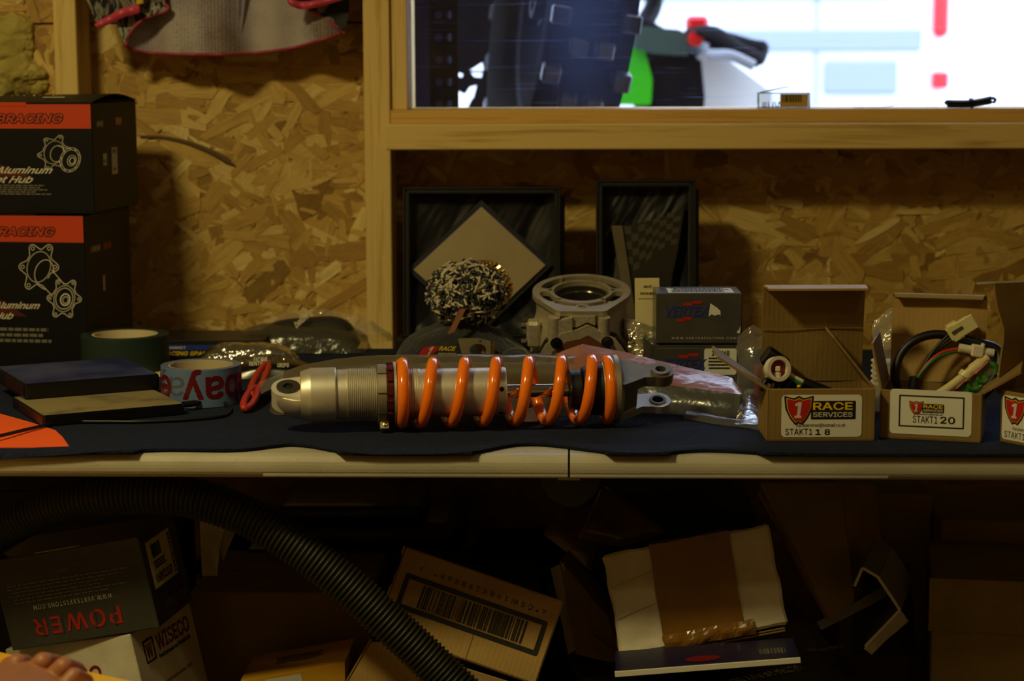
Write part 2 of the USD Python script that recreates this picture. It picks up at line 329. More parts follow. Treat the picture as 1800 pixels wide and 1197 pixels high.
# clear films and glass
def film(name, col=(.9, .9, .88), body=.12, gloss=.5, rough=.12, tint=(1, 1, 1), bump=.0, bscale=30):
    """Clear wrap: mostly see-through, a little milky, shiny at grazing angles."""
    n = {'t': ('transparent_bsdf', {'color': tint}), 'd': ('diffuse_bsdf', {'color': C(col)}), 'g': ('glossy_bsdf', {'roughness': rough, 'color': (.9, .9, .9)}), 'f': ('fresnel', {'IOR': 1.5}),
         'k': ('math', {'math_type': 'multiply_add', 'value2': gloss, 'value3': .02}), 'm1': ('mix_closure', {'fac': body}), 'm2': ('mix_closure', {})}
    l = [('t.BSDF', 'm1.closure1'), ('d.BSDF', 'm1.closure2'), ('f.fac', 'k.value1'), ('k.value', 'm2.fac'), ('m1.closure', 'm2.closure1'), ('g.BSDF', 'm2.closure2')]
    if bump:
        n['tc'] = ('texture_coordinate', {}); n['nn'] = ('noise_texture', {'scale': bscale, 'detail': 3}); n['b'] = ('bump', {'distance': bump})
        l += [('tc.object', 'nn.vector'), ('nn.fac', 'b.height'), ('b.normal', 'g.normal')]
    M_(name, n, l, 'm2.closure')
film('clear_film', body=.10, bump=.004, bscale=40); film('milky_film', col=(.34, .28, .16), body=.24, gloss=.6, rough=.22, bump=.003, bscale=25)
film('pink_film', col=(.62, .20, .12), body=.55, gloss=.3, rough=.25, bump=.003, bscale=30); film('smoke_film', col=(.10, .09, .06), body=.45, gloss=.5, rough=.22, bump=.004, bscale=40)
film('clear_box', body=.05, gloss=.8, rough=.02)
film('foil', col=(.16, .14, .09), body=.55, gloss=6, rough=.10, bump=.006, bscale=60)
# window: scratched perspex, worn dull in one patch
_w = PY(1015, 40, 3.05); WORN = (-_w[0]*9.5, 0, -_w[2]*4.6)
M_('perspex', {'tc': ('texture_coordinate', {}), 'm': ('mapping', {'rotation': (0, .12, 0), 'scale': (3, 1, 260)}), 'n': ('noise_texture', {'scale': 1, 'detail': 2}), 'r': ('rgb_ramp', {'ramp': [(0, (0, 0, 0)), (.66, (0, 0, 0)), (.8, (.35, .35, .35)), (1, (.7, .7, .7))]}),
               'm3': ('mapping', {'rotation': (0, 1.0, 0), 'scale': (5, 1, 220)}), 'n3': ('noise_texture', {'scale': 1, 'detail': 2, 'distortion': .4}), 'r3': ('rgb_ramp', {'ramp': [(0, (0, 0, 0)), (.64, (0, 0, 0)), (.8, (.3, .3, .3)), (1, (.6, .6, .6))]}),
               'mw': ('mapping', {'location': WORN, 'scale': (9.5, 0, 4.6)}), 'gw': ('gradient_texture', {'gradient_type': 'spherical'}), 'kw': ('math', {'math_type': 'multiply_add', 'value2': .06, 'value3': .001}), 'a': ('mix_color', {'blend_type': 'add', 'fac': 1.}), 'k': ('math', {'math_type': 'multiply_add', 'value2': .42}),
               't': ('transparent_bsdf', {'color': (.93, .96, 1)}), 's': ('translucent_bsdf', {'color': (.35, .5, 1)}), 'g': ('glossy_bsdf', {'roughness': .03}), 'f': ('fresnel', {'IOR': 1.45}), 'm1': ('mix_closure', {}), 'm2': ('mix_closure', {})},
   [('tc.object', 'm.vector'), ('m.vector', 'n.vector'), ('n.fac', 'r.fac'), ('tc.object', 'm3.vector'), ('m3.vector', 'n3.vector'), ('n3.fac', 'r3.fac'), ('r.color', 'a.a'), ('r3.color', 'a.b'), ('a.result', 'k.value1'), ('k.value', 'm1.fac'), ('tc.object', 'mw.vector'), ('mw.vector', 'gw.vector'), ('gw.fac', 'kw.value1'), ('kw.value', 'k.value3'),
    ('t.BSDF', 'm1.closure1'), ('s.BSDF', 'm1.closure2'), ('f.fac', 'm2.fac'), ('m1.closure', 'm2.closure1'), ('g.BSDF', 'm2.closure2')], 'm2.closure')
M_('lamp_glow', {'e': ('emission', {'color': (1, .75, .4), 'strength': 4})}, [], 'e.emission')
plain('bag_liner', 0x332f24, .6)
film('grey_film', col=(.30, .30, .28), body=.20, gloss=.6, rough=.2, bump=.003, bscale=30)
film('foil_soft', col=(.5, .46, .36), body=.45, gloss=2.0, rough=.15, bump=.008, bscale=45)
mottled('rubber_hose', 0x1b1a12, 0x232118, 20, .52)
plain('bin_film', 0x1c1b16, .3); plain('tray_grey', 0x6a6c70, .55); plain('jersey_lilac', 0x8b7f96, .8)
plain('dark_bark', 0x5e4418, .7)
# ---------------------------------------------------------------- the room
X0, X1, Y0, YW, ZC = -2.0, 2.0, -.9, 3.05, 2.4
structm('floor', bx(X0-.1, X1+.1, Y0-.1, YW+.06, -.06, 0, .002), 'concrete')
structm('ceiling', bx(X0-.1, X1+.1, Y0-.1, YW+.06, ZC, ZC+.06, .002), 'plasterboard')
structm('wall_left', bx(X0-.06, X0, Y0, YW, 0, ZC, .002), 'strand_board')
structm('wall_right', bx(X1, X1+.06, Y0, YW, 0, ZC, .002), 'strand_board')
structm('wall_front', bx(X0-.06, X1+.06, Y0-.06, Y0, 0, ZC, .002), 'strand_board')
wb = struct('wall_back')
ZJ = PY(60, 42, YW)[2]
WX0, WX1, WZ0, WZ1 = -.285, 1.40, 1.045, 2.02          # window opening in the boards
def strands(x0, x1, z0, z1, seed):
    """Wood strands pressed flat, thousands of thin chips laid over one another."""
    r = np.random.default_rng(seed); n = int((x1-x0)*(z1-z0)/.00017)
    vs, fs, uv = [], [], []; k = 0
    for i in range(n):
        q = r.random(); L = .02+.10*r.random()**1.3; w = L*r.uniform(.12, .36); w = min(w, .03)
        if q < .25: L *= .5; w = L*r.uniform(.12, .3)
        c = np.array([r.uniform(x0, x1), r.uniform(z0, z1)]); a = r.uniform(0, np.pi) if r.random() < .55 else r.normal(.0, .5)
        d = np.array([np.cos(a), np.sin(a)]); e = np.array([-d[1], d[0]])
        s = np.array([-.5, -.47, -.15, .2, .46, .5, .45, .1, -.2, -.48]); t = np.array([-.15, -.45, -.5, -.47, -.42, .1, .48, .5, .46, .3])
        s = s+r.normal(0, .035, 10); t = t+r.normal(0, .07, 10)
        P = c+np.outer(s*L, d)+np.outer(t*w, e)
        P[:, 0] = np.clip(P[:, 0], x0, x1); P[:, 1] = np.clip(P[:, 1], z0, z1)
        dep = .0004+.0034*(i/n)+r.uniform(0, .0007); tl = r.normal(0, .015, 2)
        y = YW-dep+(P-c)@tl
        y = np.minimum(y, YW-.0001)
        T = np.c_[P[:, 0], y, P[:, 1]]; B = T.copy(); B[:, 1] = np.minimum(YW, y+.0016)
        vs += [T, B]; o = r.integers(0, 400, 2); u = np.c_[s*L+o[0], t*w+o[1]]; uv += [u, u]
        f = [[k, k+j, k+j+1] for j in range(1, 9)]
        for j in range(10):
            j2 = (j+1) % 10; f += [[k+j, k+10+j, k+j2], [k+j2, k+10+j, k+10+j2]]
        fs.append(f); k += 20
    return trimesh.Trimesh(np.vstack(vs), np.vstack(fs), process=False), np.vstack(uv)
zv0, zv1, xv = .60, 1.36, 1.30
for i, (a, b, c, d) in enumerate([(X0, WX0-.02, 0, ZJ-.0015), (X0, WX0-.02, ZJ+.0015, ZC), (WX0-.02, X1, 0, WZ0), (WX0-.02, X1, WZ1, ZC), (WX1, X1, WZ0, WZ1)]):
    p = part(wb, 'osb_panel', bx(a, b, YW, YW+.012, c, d, .001), 'strand_board')
    a2, b2, c2, d2 = max(a, -1.05), min(b, xv), max(c, zv0), min(d, zv1)
    if i < 3:
        m, uv = strands(a2, b2, c2, d2, 11+i); part(p, 'wood_strand', m, 'strand', kind='stuff', uv=uv)
for a, b, c, d in ((X0-.06, WX0, 0, ZC), (WX0, X1+.06, 0, WZ0), (WX0, X1+.06, WZ1, ZC), (WX1, X1+.06, WZ0, WZ1)):
    part(wb, 'outer_cladding', bx(a, b, YW+.013, YW+.04, c, d, .001), 'strand_board')
# timber frame
YS = 2.96
structm('trim_1', bx(PY(94, 60, YS)[0], PY(134, 60, YS)[0], YS, YW, 0, ZC, .0015), 'timber_upright')
xa, xb = PY(640, 200, YS)[0], PY(686, 200, YS)[0]
structm('trim_2', bx(xa, xb, YS, YW, 0, ZC, .0015), 'timber_upright')
zr0, zr1 = PY(690, 264, 2.915)[2], PY(690, 219, 2.915)[2]
structm('trim_3', bx(xb-.003, 1.7, 2.915, 2.958, zr0, zr1, .002), 'timber_rail')
structm('trim_4', bx(1.42, 1.46, YS, YW, 0, ZC, .0015), 'timber_upright')
w1 = struct('window_1')
YG = 3.035
zs = PY(720, 191, YG)[2]
part(w1, 'window_sill', bx(xb+.0005, 1.41, 2.9585, YW+.06, zr0, zs, .001), 'timber_sill')
xj = PY(716, 100, 2.975)[0]
part(w1, 'window_jamb', bx(xb+.0005, xj, 2.968, YW+.06, zs, 2.0, .001), 'timber_upright')
part(w1, 'window_jamb', bx(1.375, 1.41, 2.968, YW+.06, zs, 2.0, .001), 'timber_upright')
part(w1, 'window_head', bx(xb+.0005, 1.41, 2.968, YW+.06, 2.0, 2.04, .001), 'timber_rail')
part(w1, 'window_pane', bx(xj-.001, 1.376, YG+.012, YG+.016, zs-.001, 2.001, .0005), 'perspex')
# lamps on the ceiling
for x, y, r, lab in ((-1.10, 1.14, .16, 'round warm ceiling lamp at the left of the room'), (.75, .75, .07, 'smaller round warm ceiling lamp at the right of the room')):
    t = thing('ceiling_lamp', lab, 'lamp', frame((x, y, ZC)))
    part(t, 'lamp_housing', ring(r+.005, r+.03, .05).apply_translation((0, 0, -.05)), 'white_plastic', smooth=30)
st_ = spline([PY(x, y, YW-.006) for x, y in ((246, 240), (280, 241), (315, 247), (350, 258), (385, 274), (414, 292))], 30)
part(wb, 'dark_chip', tube(st_, np.interp(np.linspace(0, 1, 30), [0, .5, .9, 1], [.002, .0035, .005, .001]), 8, flat=.25, up=(0, 1, 0)), 'dark_bark', smooth=50)
# yellow foam smeared on the boards
r_ = np.random.default_rng(3); B = []
def foam_blob(c, rad, seed):
    m = trimesh.creation.icosphere(4, 1.0); v = np.array(m.vertices); q = .65+.75*meshkit.fbm(v*1.7+seed, 4); v = v*q[:, None]*rad+c; v[:, 1] = np.minimum(v[:, 1], YW-.0005); m.vertices = v; return m
fc = [((22, 62), (.036, .02, .03)), ((0, 80), (.05, .022, .04)), ((30, 128), (.034, .028, .034)), ((52, 128), (.026, .024, .016)), ((5, 140), (.03, .03, .03)), ((62, 150), (.02, .012, .014))]
single('foam_insulation', cat(*[foam_blob(PY(x, y, YW-.006), np.array(q), i*3.1) for i, ((x, y), q) in enumerate(fc)]), 'foam', 'lump of yellow expanding foam stuck to the wall boards left of the left stud', 'foam', smooth=True)
# ---------------------------------------------------------------- outside, seen through the window
structm('paddock_ground', bx(-14, 14, YW+.1, 30, -.06, -.005, .001), 'canvas_ground')
# knobbly wheel leaning close behind the glass
def make_tyre():
    R, w = .315, .078                                    # outer radius, half width
    T = thing('motocross_tyre', 'black knobbly motocross tyre standing just behind the scratched window', 'tyre', ortho(PY(986, 8, 3.52), (.975, .20, -.13), (.13, 0, 1)))
    # lathe about the local x axis
    pr = [(R-.105, -.035), (R-.09, -.055), (R-.05, -w+.004), (R-.02, -w+.006), (R-.012, -w+.02), (R-.006, 0), (R-.012, w-.02), (R-.02, w-.006), (R-.05, w-.004), (R-.09, .055), (R-.105, .035), (R-.105, -.035)]
    part(T, 'carcass', lathe(pr, 96, 'x'), 'tyre_rubber', smooth=35)
    k = 0
    for i in range(42):
        a = i*2*math.pi/42
        cols = [(-.058, .030, .030), (.058, .030, .030)] if i % 2 else [(-.022, .028, .026), (.022, .028, .026)]
        for (cx, sx, sy) in cols:
            m = cb(sx, sy, .024, (cx, 0, R+.004), .003)
            part(T, 'knob', mv(m, trimesh.transformations.rotation_matrix(a, [1, 0, 0])), 'knob_rubber')
    part(T, 'rim', lathe([(R-.112, -.03), (R-.104, -.036), (R-.104, .036), (R-.112, .03), (R-.12, 0), (R-.112, -.03)], 72, 'x'), 'rack_metal', smooth=30)
    hub = lathe([(.018, -.05), (.03, -.05), (.03, .05), (.018, .05), (.018, -.05)], 24, 'x'); part(T, 'hub', hub, 'rack_metal', smooth=30)
    for i in range(16):
        a = i*math.pi/8; part(T, 'spoke', tube([(.02*(-1)**i, .028*math.cos(a), .028*math.sin(a)), (0, (R-.115)*math.cos(a+.2), (R-.115)*math.sin(a+.2))], .002, 6), 'steel_leg')
make_tyre()
# perforated rack upright and the dark panels of the rack
def rack():
    T = thing('storage_rack', 'dark perforated metal rack standing outside at the left of the window', 'rack', None)
    a = PY(757, 100, 3.36); b = PY(806, 100, 3.36)
    sh = sbox(a[0], .0, b[0], 1.9)
    holes = unary_union([Point((a[0]+b[0])/2+dx, .06+k*.037).buffer(.0062) for k in range(49) for dx in (-.009, .009)])
    part(T, 'upright', on(prism(sh.difference(holes), .003), (0, 3.36, 0), (1, 0, 0), (0, 0, 1)), 'rack_metal')
    part(T, 'upright', bx(a[0]-.002, a[0], 3.36, 3.40, 0, 1.9, .0005), 'rack_metal')
    part(T, 'back_panel', bx(a[0]-.95, a[0]+.02, 3.56, 3.565, 0, 1.9), 'rack_blue'); part(T, 'top_panel', bx(a[0]-.95, a[0]+.03, 3.13, 3.56, 1.9, 1.91), 'rack_metal'); part(T, 'side_panel', bx(a[0]-.96, a[0]-.95, 3.13, 3.565, 0, 1.9), 'rack_metal')
    part(T, 'shelf', bx(a[0]-.25, a[0]+.03, 3.37, 3.56, .55, .57), 'rack_metal'); part(T, 'shelf', bx(a[0]-.25, a[0]+.03, 3.37, 3.56, 1.30, 1.32), 'rack_metal')
    part(T, 'upright', bx(a[0]-.25, a[0]-.21, 3.36, 3.40, 0, 1.9), 'rack_metal')
    S = thing('tyre_stand', 'low dark metal shelf carrying the knobbly tyre outside', 'shelf', None)
    zb = PY(986, 8, 3.52)[2]-.3435
    part(S, 'shelf', bx(a[0]+.06, a[0]+.50, 3.40, 3.66, zb-.02, zb), 'rack_metal')
    for x in (.06, .48):
        for y in (3.40, 3.64): part(S, 'post', bx(a[0]+x, a[0]+x+.02, y, y+.02, 0, zb-.02, .001), 'rack_metal')
    Q = thing('metal_sheet', 'dark metal sheet with gaps of daylight behind the knobbly tyre', 'sheet', None)
    pan = sbox(b[0]-.08, .0, b[0]+.20, 1.9)
    gaps = [Polygon([PY(x, y, 3.95)[[0, 2]] for x, y in q]) for q in ([(806, 160), (830, 172), (806, 196)], [(806, 185), (830, 172), (812, 210), (806, 210)], [(818, 165), (826, 153), (838, 150), (832, 172), (824, 176)], [(826, 124), (848, 110), (850, 124)], [(828, 128), (848, 128), (846, 136), (834, 135)], [(806, 128), (814, 130), (812, 136), (806, 134)], [(782, 152), (792, 152), (794, 160), (784, 161)], [(778, 170), (786, 172), (788, 182), (780, 180)])]
    part(Q, 'sheet_panel', on(prism(pan.difference(unary_union(gaps)), .004), (0, 3.95, 0), (1, 0, 0), (0, 0, 1)), 'rack_metal')
    for x in (b[0]-.06, b[0]+.17): part(Q, 'foot', bx(x, x+.03, 3.93, 4.05, 0, .03, .002), 'rack_metal')
rack()
# dirt bike: front end, bars and number plate, seen past the tyre
def bike():
    Y = 4.7
    P = lambda x, y, dy=0: PY(x, y, Y+dy)
    T = thing('dirt_bike', 'green and white dirt bike parked outside right of the tyre', 'motorcycle', None)
    def slab(pts, dy, t, dep=0): 
        q = np.array([P(x, y, dep)[[0, 2]] for x, y in pts]); pl = Polygon(q).buffer(.012).buffer(-.004)
        return on(prism(pl, t), (0, Y+dep+t/2, 0), (1, 0, 0), (0, 0, 1))
    part(T, 'side_plate', slab([(1070, 178), (1138, 178), (1140, 140), (1128, 95), (1112, 70), (1085, 110)], -.18, .04, -.1), 'green_plastic', smooth=30)
    part(T, 'engine', cat(slab([(1143, 110), (1222, 110), (1228, 170), (1215, 300), (1150, 300)], .0, .22), slab([(1135, 70), (1205, 66), (1222, 110), (1145, 130)], .0, .10, .02), slab([(1100, 300), (1130, 186), (1160, 186), (1230, 300)], .0, .22)), 'bike_black')
    part(T, 'radiator_shroud', slab([(1122, 52), (1190, 58), (1215, 70), (1205, 92), (1150, 88), (1120, 80)], 0, .04, -.12), 'bike_teal', smooth=30)
    part(T, 'frame', cat(tube(spline([P(1120, 40), P(1190, 90), P(1230, 190), P(1235, 420)], 24), .022), tube(spline([P(1120, 170), P(1180, 240), P(1235, 420)], 20), .022)), 'bike_black', smooth=40)
    bar = spline([P(1180, 75, .1), P(1225, 62), P(1262, 70, -.1), P(1300, 84, -.12)], 20); part(T, 'handlebar', tube(bar, .014), 'bike_black', smooth=40)
    part(T, 'grip', tube(spline([P(1255, 70, -.1), P(1300, 84, -.12), P(1345, 96, -.14)], 12), [.026, .026, .026]+[.027]*6+[.028, .030, .024], 14), 'bike_black', smooth=40)
    part(T, 'handguard', tube(spline([P(1205, 62, -.05), P(1250, 56, -.17), P(1290, 84, -.2), P(1335, 106, -.2)], 16), [.012, .02]+[.028]*14, 12, flat=.5), 'bike_black', smooth=40)
    part(T, 'brake_lever', tube(spline([P(1250, 95, -.2), P(1285, 98, -.24), P(1325, 116, -.24)], 12), .012), 'silver_grey', smooth=40)
    part(T, 'master_cylinder', cb(.05, .05, .035, P(1225, 42, -.1), .008), 'red_gloss')
    part(T, 'bar_mount', lathe([(0, -.02), (.017, -.02), (.017, .02), (0, .02)], 20, 'y').apply_translation(P(1222, 68, -.14)), 'red_gloss', smooth=30)
    part(T, 'number_plate', slab([(1232, 102), (1262, 100), (1300, 128), (1350, 165), (1350, 240), (1250, 240), (1240, 190), (1228, 115)], 0, .02, -.06), 'white_plastic', smooth=30)
    part(T, 'fork_leg', tube([P(1245, 60), P(1262, 900)], .027), 'silver_grey', smooth=40)
    part(T, 'fork_leg', tube([P(1290, 130, .2), P(1300, 900, .2)], .027), 'silver_grey', smooth=40)
    c = P(1280, 0); c = V(c[0]+.05, Y+.12, .33)
    w = lathe([(.23, -.02), (.25, -.04), (.30, -.045), (.33, -.02), (.335, 0), (.33, .02), (.30, .045), (.25, .04), (.23, .02), (.23, -.02)], 56, 'x'); part(T, 'front_wheel', tr(mv(w, trimesh.transformations.rotation_matrix(.9, [0, 0, 1])), *c), 'tyre_rubber', smooth=40)
    c2 = V(c[0]-.95, Y+1.0, .33); part(T, 'rear_wheel', tr(mv(w, trimesh.transformations.rotation_matrix(.9, [0, 0, 1])), *c2), 'tyre_rubber', smooth=40)
    part(T, 'swing_arm', tube([c2, P(1160, 330)], .03), 'silver_grey', smooth=40)
    part(T, 'front_mudguard', tube(spline([c+V(-.02, .1, .40), c+V(0, -.1, .42), c+V(.03, -.35, .36)], 12), .06, 12, flat=.25), 'white_plastic', smooth=40)
    part(T, 'frame', tube(spline([P(1120, 60), P(1150, 0, .3), P(1110, -40, .7)], 14), .022), 'bike_black', smooth=40); part(T, 'handlebar_stem', tube([P(1222, 68, -.05), P(1240, 110, .02)], .022), 'silver_grey', smooth=40)
    part(T, 'seat', tube(spline([P(1190, -60, .1), P(1130, -40, .5), P(1080, -70, .9)], 14), .07, 12, flat=.7), 'bike_black', smooth=40)
bike()
# white van further out, back doors and lamps facing the window
def van():
    Y = 9.0
    x0, x1 = PY(1385, 60, Y)[0], PY(1700, 60, Y)[0]
    T = thing('van', 'white van with red tail lamps parked across the paddock', 'van', None)
    part(T, 'body', cat(bx(x0-.95, x1-.02, Y, Y+4.2, .45, 1.95, .10), bx(x0-.9, x1-.06, Y+.1, Y+4.0, .3, .5, .04)), 'van_white')
    part(T, 'rear_window', bx(x0-.75, x1-.32, Y-.02, Y+.02, 1.42, 1.78, .01), 'van_glass')
    z = lambda y: PY(1660, y, Y)[2]
    part(T, 'tail_lamp', bx(PY(1640, 0, Y)[0], PY(1668, 0, Y)[0], Y-.04, Y+.04, z(66), z(-40), .02), 'red_gloss')
    part(T, 'tail_lamp', bx(PY(1640, 0, Y)[0], PY(1670, 0, Y)[0], Y-.04, Y+.04, z(156), z(126), .01), 'red_gloss')
    part(T, 'bumper', bx(x0-1.0, x1-.05, Y-.12, Y+.05, .5, .92, .05), 'van_grey')
    part(T, 'door_groove', bx(PY(1436, 0, Y)[0]-.008, PY(1436, 0, Y)[0]+.008, Y-.011, Y+.02, .95, 1.9), 'van_grey')
    part(T, 'trim_strip', bx(x0-.4, x1-.2, Y-.02, Y+.02, z(90), z(50), .01), 'van_grey')
    part(T, 'number_plate_panel', bx(PY(1450, 0, Y)[0], PY(1580, 0, Y)[0], Y-.025, Y+.02, z(165), z(105), .01), 'van_grey')
    wl = lathe([(0, -.1), (.2, -.1), (.32, -.09), (.33, 0), (.32, .09), (0, .1)], 32, 'x')
    for dx in (x0-.75, x1-.25):
        for dy in (.7, 3.4): part(T, 'wheel', tr(wl, dx, Y+dy, .33), 'tyre_rubber', smooth=30)
van()
single('white_marquee', cat(bx(-6, 12, 16, 16.1, 0, 3.2, .01), bx(-6.2, 12.2, 15.9, 18, 3.2, 3.3, .01)), 'white_plastic', 'long white marquee wall behind the van', 'marquee')
xa = PY(1134, 20, 7)[0]; xb2 = PY(1152, 20, 7)[0]
single('red_banner', cat(bx(xa, xb2, 7, 7.04, PY(1140, 32, 7)[2], 2.3, .01), bx(xa, xa+.008, 7, 7.04, 0, 2.3, .005), bx(xb2-.008, xb2, 7, 7.04, 0, 2.3, .005)), 'red_gloss', 'narrow red banner on poles seen above the green bike panel', 'banner')
# ------------------------------- on the sill inside the glass
def sill_things():
    z = zs; yb = 3.0
    o = PZ(1329, 189, z+.0003); o = V(o[0], yb, z+.0003)
    W = PY(1424, 170, yb)[0]-o[0]; H = PY(1400, 164, yb)[2]-z
    T = thing('clear_case', 'small clear plastic case of screws with a yellow barcode sticker on the window sill', 'case', frame(o))
    t = .0012; D = .024
    part(T, 'tray', cat(bx(0, W, 0, D, 0, t), bx(0, t, 0, D, 0, H), bx(W-t, W, 0, D, 0, H), bx(0, W, 0, t, 0, H), bx(0, W, D-t, D, 0, H)), 'clear_box')
    part(T, 'rim', cat(*[tube(q, .0006, 6) for q in ([(0, 0, 0), (0, 0, H), (W, 0, H), (W, 0, 0)], [(0, D, H), (W, D, H)])]), 'dark_plastic')
    part(T, 'lid', on(cb(W*.55, D, t, (W*.275, D/2, 0), .0004), (.004, 0, H+.001), (.985, 0, .17), (0, 1, 0)), 'clear_box')
    part(T, 'lid_edge', tube([(.004, 0, H+.002), (.004+W*.53, 0, H+.0105)], .0005, 6), 'dark_plastic')
    s = part(T, 'barcode_sticker', bx(W*.42, W-.003, -.0006, -.0001, .0015, H-.001, .0001), 'sticker_tan')
    bc = barcode(W*.38, H*.5, 4, 14); part(s, 'barcode', front(prism(bc, .0002), W*.46, H*.4, -.0006), 'print_black')
    for i in range(7):
        x = .008+.0045*i+.001*math.sin(i*5); part(T, 'screw', cat(tube([(x, .006+.002*(i % 3), t), (x+.002*math.sin(i*3), .006+.002*(i % 3), t+.008)], .0009, 6), tr(lathe([(0, 0), (.002, 0), (.0012, .0015), (0, .002)], 10), x, .006+.002*(i % 3), t)), 'bolt')
    c = V(PY(1706, 175, 2.985)[0], 2.985, z)
    T = thing('cable_bundle', 'small bundle of black cable tied round the middle at the right of the window sill', 'cable', frame(c))
    for i in range(5):
        a = i*1.257; oy, oz = .004*math.cos(a), .0065+.0038*math.sin(a)
        q = spline([(-.034, oy*.8, oz), (-.012, oy*.8, oz-.0005), (.0, oy*.6, oz), (.014, oy, oz+.002), (.031, oy*1.4, oz*1.1+.0045)], 16); q[:, 2] = np.maximum(q[:, 2], .0025)
        part(T, 'cable_loop', tube(q, .0021, 8), 'cable_black', smooth=40)
    for sx in (-1, 1): part(T, 'loop_end', tube(spline([(sx*.033, -.004, .005+(.003 if sx > 0 else 0)), (sx*.0365, 0, .008+(.004 if sx > 0 else 0)), (sx*.033, .004, .010+(.005 if sx > 0 else 0))], 10), .0022, 8), 'cable_black', smooth=40)
    part(T, 'tie', tube([(0.0035*math.sin(a)*0-.001+.0004*a, .0075*math.cos(a), .0072+.0070*math.sin(a)) for a in np.linspace(0, 12.2, 40)], .001, 6), 'cable_black', smooth=40)
    c = V(PY(1500, 186, 2.98)[0], 2.98, z)
    G = [(x, y, .0012+.0065*max(0, (x-.04)/.028)**1.8) for x in np.linspace(0, .068, 14) for y in (0, .006)]
    single('plastic_strip', sheet(np.array(G).reshape(14, 2, 3), .0008), 'dark_plastic', 'thin dark curled strip lying on the window sill', 'strip', M=frame(c))
sill_things()
# ---------------------------------------------------------------- the folding table and its felt cover
ZT, ZF, YT0, YT1 = .740, .744, 2.150, 2.952
def table():
    T = thing('folding_table', 'cream plastic folding table with a centre seam, under the dark felt', 'table', None)
    xs = PY(1000, 825, YT0)[0]
    zlo, zout = PY(1000, 842, YT0)[2], PY(200, 832, YT0)[2]
    pl = sbox(YT0+.012, zout+.006, YT1-.012, ZT-.012).buffer(.012, quad_segs=5).union(sbox(YT0+.02, zout, YT1-.02, ZT-.01)).buffer(-.002).buffer(.002)
    def along(poly, x0, x1): return on(prism(poly, x1-x0), (x0, 0, 0), (0, 1, 0), (0, 0, 1))
    for i, (a, b) in enumerate(((-.97, xs-.0012), (xs+.0012, 1.0))):
        p = part(T, 'tabletop', along(pl, a, b), 'table_plastic', smooth=35)
        e0, e1 = ((PY(462, 825, YT0)[0], xs-.0012) if i == 0 else (xs+.0012, PY(1562, 825, YT0)[0]))
        part(p, 'edge_rib', along(sbox(YT0+.0045, zlo+.003, YT0+.03, zout+.008).buffer(.003, quad_segs=3), e0, e1), 'table_plastic', smooth=35)
    part(T, 'hinge_knuckle', tube([(xs-.012, YT0+.012, zlo-.001), (xs+.012, YT0+.012, zlo-.001)], .0028, 10), 'table_plastic', smooth=40)
    for s, x in ((-1, -.93), (1, .96)):
        P = [(x, YT0+.09, zout), (x, YT0+.07, .02), (x, YT0+.07, .0)]; Q = [(x, YT1-.09, zout), (x, YT1-.07, .02), (x, YT1-.07, .0)]
        part(T, 'leg', tube(P, .0127, 14), 'steel_leg', smooth=40); part(T, 'leg', tube(Q, .0127, 14), 'steel_leg', smooth=40)
        part(T, 'leg_brace', tube([(x, YT0+.08, .28), (x, YT1-.08, .28)], .010, 12), 'steel_leg', smooth=40)
table()
edge = [(-620, 822), (-120, 818), (0, 806), (110, 801), (200, 794), (280, 790), (350, 791), (430, 792), (490, 782), (530, 781), (580, 791), (640, 801), (720, 800), (790, 800), (850, 793), (890, 783), (930, 780), (970, 782), (1020, 789), (1080, 797), (1140, 799), (1200, 793), (1250, 791), (1320, 795), (1420, 799), (1500, 800), (1600, 799), (1700, 800), (1800, 800), (1930, 799), (2420, 800)]
ex = np.interp(np.linspace(0, 1, 170), np.linspace(0, 1, len(edge)), [e[0] for e in edge]); ey = np.interp(ex, [e[0] for e in edge], [e[1] for e in edge])
ey = np.convolve(np.pad(ey, 3, 'edge'), np.ones(7)/7, 'valid')
G = []
for x, y in zip(ex, ey):
    p = PZ(x, y, ZF-.001); p[0] = min(max(p[0], -.962), .992); col = []
    if p[1] < YT0+.006:                                    # hangs over the rounded edge
        q = PY(x, y, YT0-.006); q[0] = min(max(q[0], -.962), .992); col = [q, V(q[0], YT0-.0045, (q[2]+ZF)/2), V(q[0], YT0+.004, ZF-.003), V(q[0], YT0+.014, ZF-.001), V(q[0], YT0+.03, ZF-.001)]
    else:
        lift = .0015*math.sin(x*.021)
        col = [V(p[0], p[1], ZF-.001), V(p[0], p[1]+.004, ZF), V(p[0], p[1]+.01, ZF+.0004), V(p[0], p[1]+.02, ZF-.0006), V(p[0], p[1]+.03, ZF-.001)]
    y1 = col[-1][1]
    col += [V(min(max(col[0][0]*(1+.33*t), -.962), .992), y1+(2.93-y1)*t, ZF-.0012) for t in np.linspace(.12, 1, 12)]
    G.append(col)
single('felt_cover', sheet(np.array(G), .003), 'felt', 'dark navy felt spread over the table with a wavy front edge', 'table cover', smooth=40)
ZS = ZF+.0006                                              # where things stand

